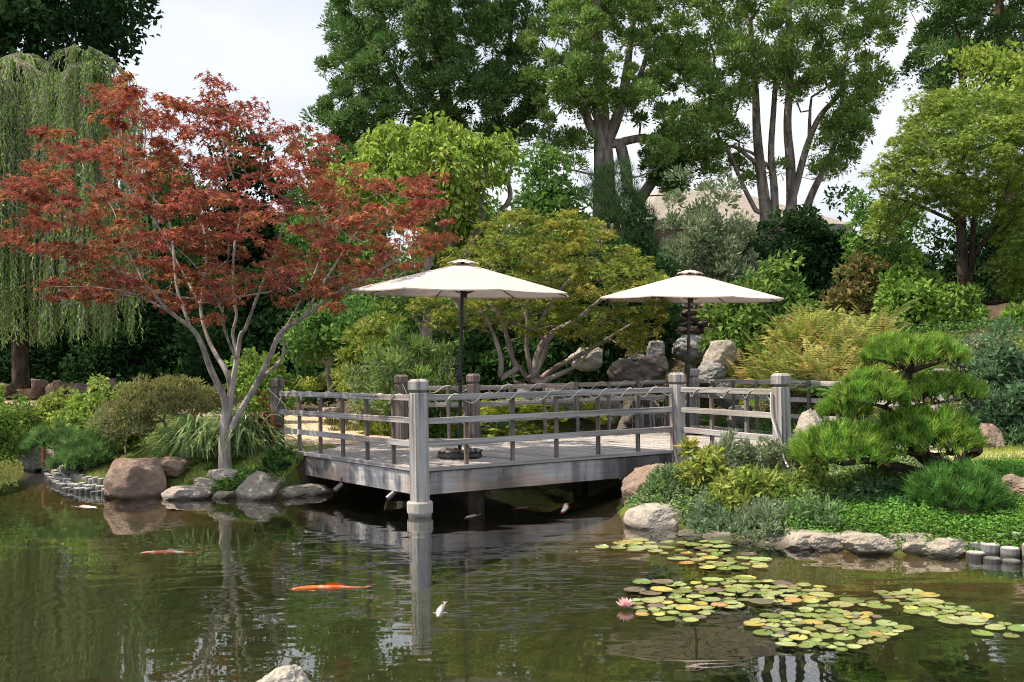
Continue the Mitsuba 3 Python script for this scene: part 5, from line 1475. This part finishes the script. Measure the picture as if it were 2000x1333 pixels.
gf = np.random.default_rng(71)
spots = [(gf.uniform(1415, 1725), gf.uniform(625, 775)) for _ in range(125)]
spots.sort(key=lambda q: q[1])
for i, (px, py) in enumerate(spots):
    c = ground_hit(px, py + 14, 12.5) - [0, 0, 0.08]
    fo = Foliage()
    k = thing('golden_fern', 'golden yellow fern on the slope right of the waterfall', 'fern', 'golden ferns on the slope')
    hue = G_FERN if gf.random() < 0.75 else G_YEL
    for j in range(13):
        frond(fo, gf, c + [0, 0, 0.1], 2 * np.pi * j / 13 + gf.uniform(-0.2, 0.2), gf.uniform(0.3, 0.55), gf.uniform(0.9, 2.1), hue, 0.13, 18)
    fo.put('fronds', k)
gf = np.random.default_rng(72)
for i in range(22):
    px, py = gf.uniform(940, 1170), gf.uniform(800, 872)
    if i < 5:
        px, py = gf.uniform(815, 925), gf.uniform(840, 880)
    c = at(px, py, 17.6 + gf.uniform(-0.5, 0.7))
    fo = Foliage()
    k = thing('green_fern', 'yellow green fern under the rear rail left of the cascade', 'fern', 'ferns behind the rear rail')
    for j in range(12):
        frond(fo, gf, c, 2 * np.pi * j / 12 + gf.uniform(-0.2, 0.2), gf.uniform(0.4, 0.65), gf.uniform(0.8, 1.3), [(0.34, 0.46, 0.06), (0.26, 0.38, 0.06), (0.44, 0.46, 0.1)])
    fo.put('fronds', k)
k = thing('sago_palm', 'arching pale green palm-like fern in front of the round bright bush', 'palm')
gf = np.random.default_rng(73)
c = at(1700, 690, 17.6)
for j in range(20):
    fo = Foliage()
    a = gf.uniform(0, 2 * np.pi)
    frond(fo, gf, c + [0, 0, 0.1], a, gf.uniform(0.8, 1.1), gf.uniform(0.95, 1.55), [(0.36, 0.44, 0.16), (0.44, 0.46, 0.2), (0.28, 0.36, 0.14)], 0.13, 30)
    kk = fo.put('frond', k)
    labels.pop(kk, None)
for px, py, dep, lb in ((1565, 770, 15.4, 'small yellow fern right of the right front post'), (1600, 745, 15.8, 'golden fern behind the right rear rail'), (1400, 842, 17.0, 'dark green fern seen through the short sunlit rail'), (1660, 800, 13.6, 'green fern left of the bonsai pine trunk'), (1620, 780, 14.5, 'pale fern behind the rail left of the bonsai pine')):
    c = at(px, py, dep)
    fo = Foliage()
    k = thing('fern', lb, 'fern')
    for j in range(14):
        frond(fo, gf, c, 2 * np.pi * j / 14, gf.uniform(0.35, 0.55), gf.uniform(0.8, 1.3), G_FERN if 'yellow' in lb or 'gold' in lb else G_MID)
    fo.put('fronds', k)

# ------------------------------------------------------------------ buildings behind


def hip_roof(name, label, p0, p1, depth, eave, ridge, inset, roof_mat, wall_mat, fascia_mat, over=0.6, windows=True):
    """A long low building: p0, p1 = its front corners (x, y)."""
    k = thing(name, label, 'building')
    p0, p1 = np.asarray(p0, float), np.asarray(p1, float)
    d = unit(p1 - p0)
    n = np.array([-d[1], d[0]])
    g = min(height(np.array([p0[0]]), np.array([p0[1]]))[0], height(np.array([p1[0]]), np.array([p1[1]]))[0]) - 0.5
    a, b, c, e = p0, p1, p1 + n * depth, p0 + n * depth
    v = np.array([[*q, g] for q in (a, b, c, e)] + [[*q, eave] for q in (a, b, c, e)])
    f = np.array([[0, 1, 5], [0, 5, 4], [1, 2, 6], [1, 6, 5], [2, 3, 7], [2, 7, 6], [3, 0, 4], [3, 4, 7]])
    put('wall', (v, f), wall_mat, k)
    o = over
    q = [a - d * o - n * o, b + d * o - n * o, c + d * o + n * o, e - d * o + n * o]
    r0, r1 = (a + e) / 2 + d * inset, (b + c) / 2 - d * inset
    v = np.array([[*x, eave + 0.12] for x in q] + [[*r0, ridge], [*r1, ridge]])
    f = np.array([[0, 1, 5], [0, 5, 4], [1, 2, 5], [2, 3, 4], [2, 4, 5], [3, 0, 4]])
    rf = put('roof', (v, f), roof_mat, k)
    vs, fs = [], []
    for i in range(4):
        x, y = np.append(q[i], eave - 0.12), np.append(q[(i + 1) % 4], eave - 0.12)
        vv, ff, _ = board(x, y, 0.06, 0.46, seed=i)
        fs.append(ff + sum(map(len, vs)))
        vs.append(vv)
    put('fascia', (np.vstack(vs), np.vstack(fs)), fascia_mat, rf)
    L = np.linalg.norm(p1 - p0)
    for i in range(max(1, int(L / 4))):
        m = p0 + d * (2 + 4 * i)
        if m @ d > p1 @ d - 1:
            break
        v, f, _ = board(np.append(m - n * 0.02, eave - 1.3), np.append(m + d * 1.6 - n * 0.02, eave - 1.3), 0.06, 1.1)
        wn = put('window', (v, f), fascia_mat, k)
        v, f, _ = board(np.append(m + d * 0.08 - n * 0.04, eave - 1.3), np.append(m + d * 1.52 - n * 0.04, eave - 1.3), 0.05, 0.94)
        put('pane', (v, f), 'm_pane', wn)
    return k


a, b = at(1272, 450, 52), at(1640, 450, 55)
hip_roof('far_building', 'beige roofed building behind the fan of bare stems', a[:2], b[:2], 12, at(1272, 436, 52)[2], at(1360, 364, 58)[2], 3.2, 'm_roof', 'm_stucco', 'm_roof', 0.5)
a, b = at(150, 600, 37), at(420, 600, 35)
hip_roof('pavilion', 'low dark pavilion with grey roof and brown fascia behind the willow', a[:2], b[:2], 5, at(300, 604, 36)[2], at(300, 556, 38)[2], 2.2, 'm_roof_grey', 'm_darkwall', 'm_fascia_brown')
a, b = at(1640, 520, 40), at(1780, 520, 41)
hip_roof('garden_shed', 'small brown shed with a pale flat roof behind the saplings', a[:2], b[:2], 3, at(1700, 512, 40)[2], at(1700, 494, 41)[2], 0.4, 'm_roof_grey', 'm_fascia_brown', 'm_fascia_brown', 0.3)

# layered stone wall over the cascade
wl = thing('stone_wall', 'wall of thin layered brown stones behind the pole of the right umbrella', 'wall')
g = np.random.default_rng(15)
for r in range(9):
    y = 668 - r * 11.5
    x = 1296 - g.uniform(0, 14)
    while x < 1420:
        w = g.uniform(22, 42)
        dep = 20.6 + 0.05 * r + g.uniform(-0.06, 0.06)
        s = dep / F
        c = at(x + w / 2, y, dep)
        put('stone', rock_mesh(c, (w / 2 * s * 1.25, 0.22, 8.5 * s), 900 + r * 13 + int(x), 2, 6, 0.12), 'm_rock_red' if g.random() < 0.6 else 'm_rock_wet', wl, smooth=35)
        x += w
# a little stone lantern on the slope
c = at(1781, 548, 21.4)
ln = thing('stone_lantern', 'small grey stone lantern peeping over the round bright bush', 'lantern')
v, f, _ = prism_uv([(0.10, c[2] - 0.9), (0.08, c[2] - 0.1), (0.13, c[2] - 0.06)], 8, 0, c[0], c[1])
put('shaft', (v, f), 'm_concrete', ln)
v, f, _ = prism_uv([(0.1, c[2] - 0.055), (0.1, c[2] + 0.09)], 6, 0, c[0], c[1])
put('light_box', (v, f), 'm_concrete', ln)
v, f, _ = prism_uv([(0.24, c[2] + 0.095), (0.22, c[2] + 0.14), (0.08, c[2] + 0.22), (0.05, c[2] + 0.27)], 6, 0, c[0], c[1])
put('roof', (v, f), 'm_concrete', ln)
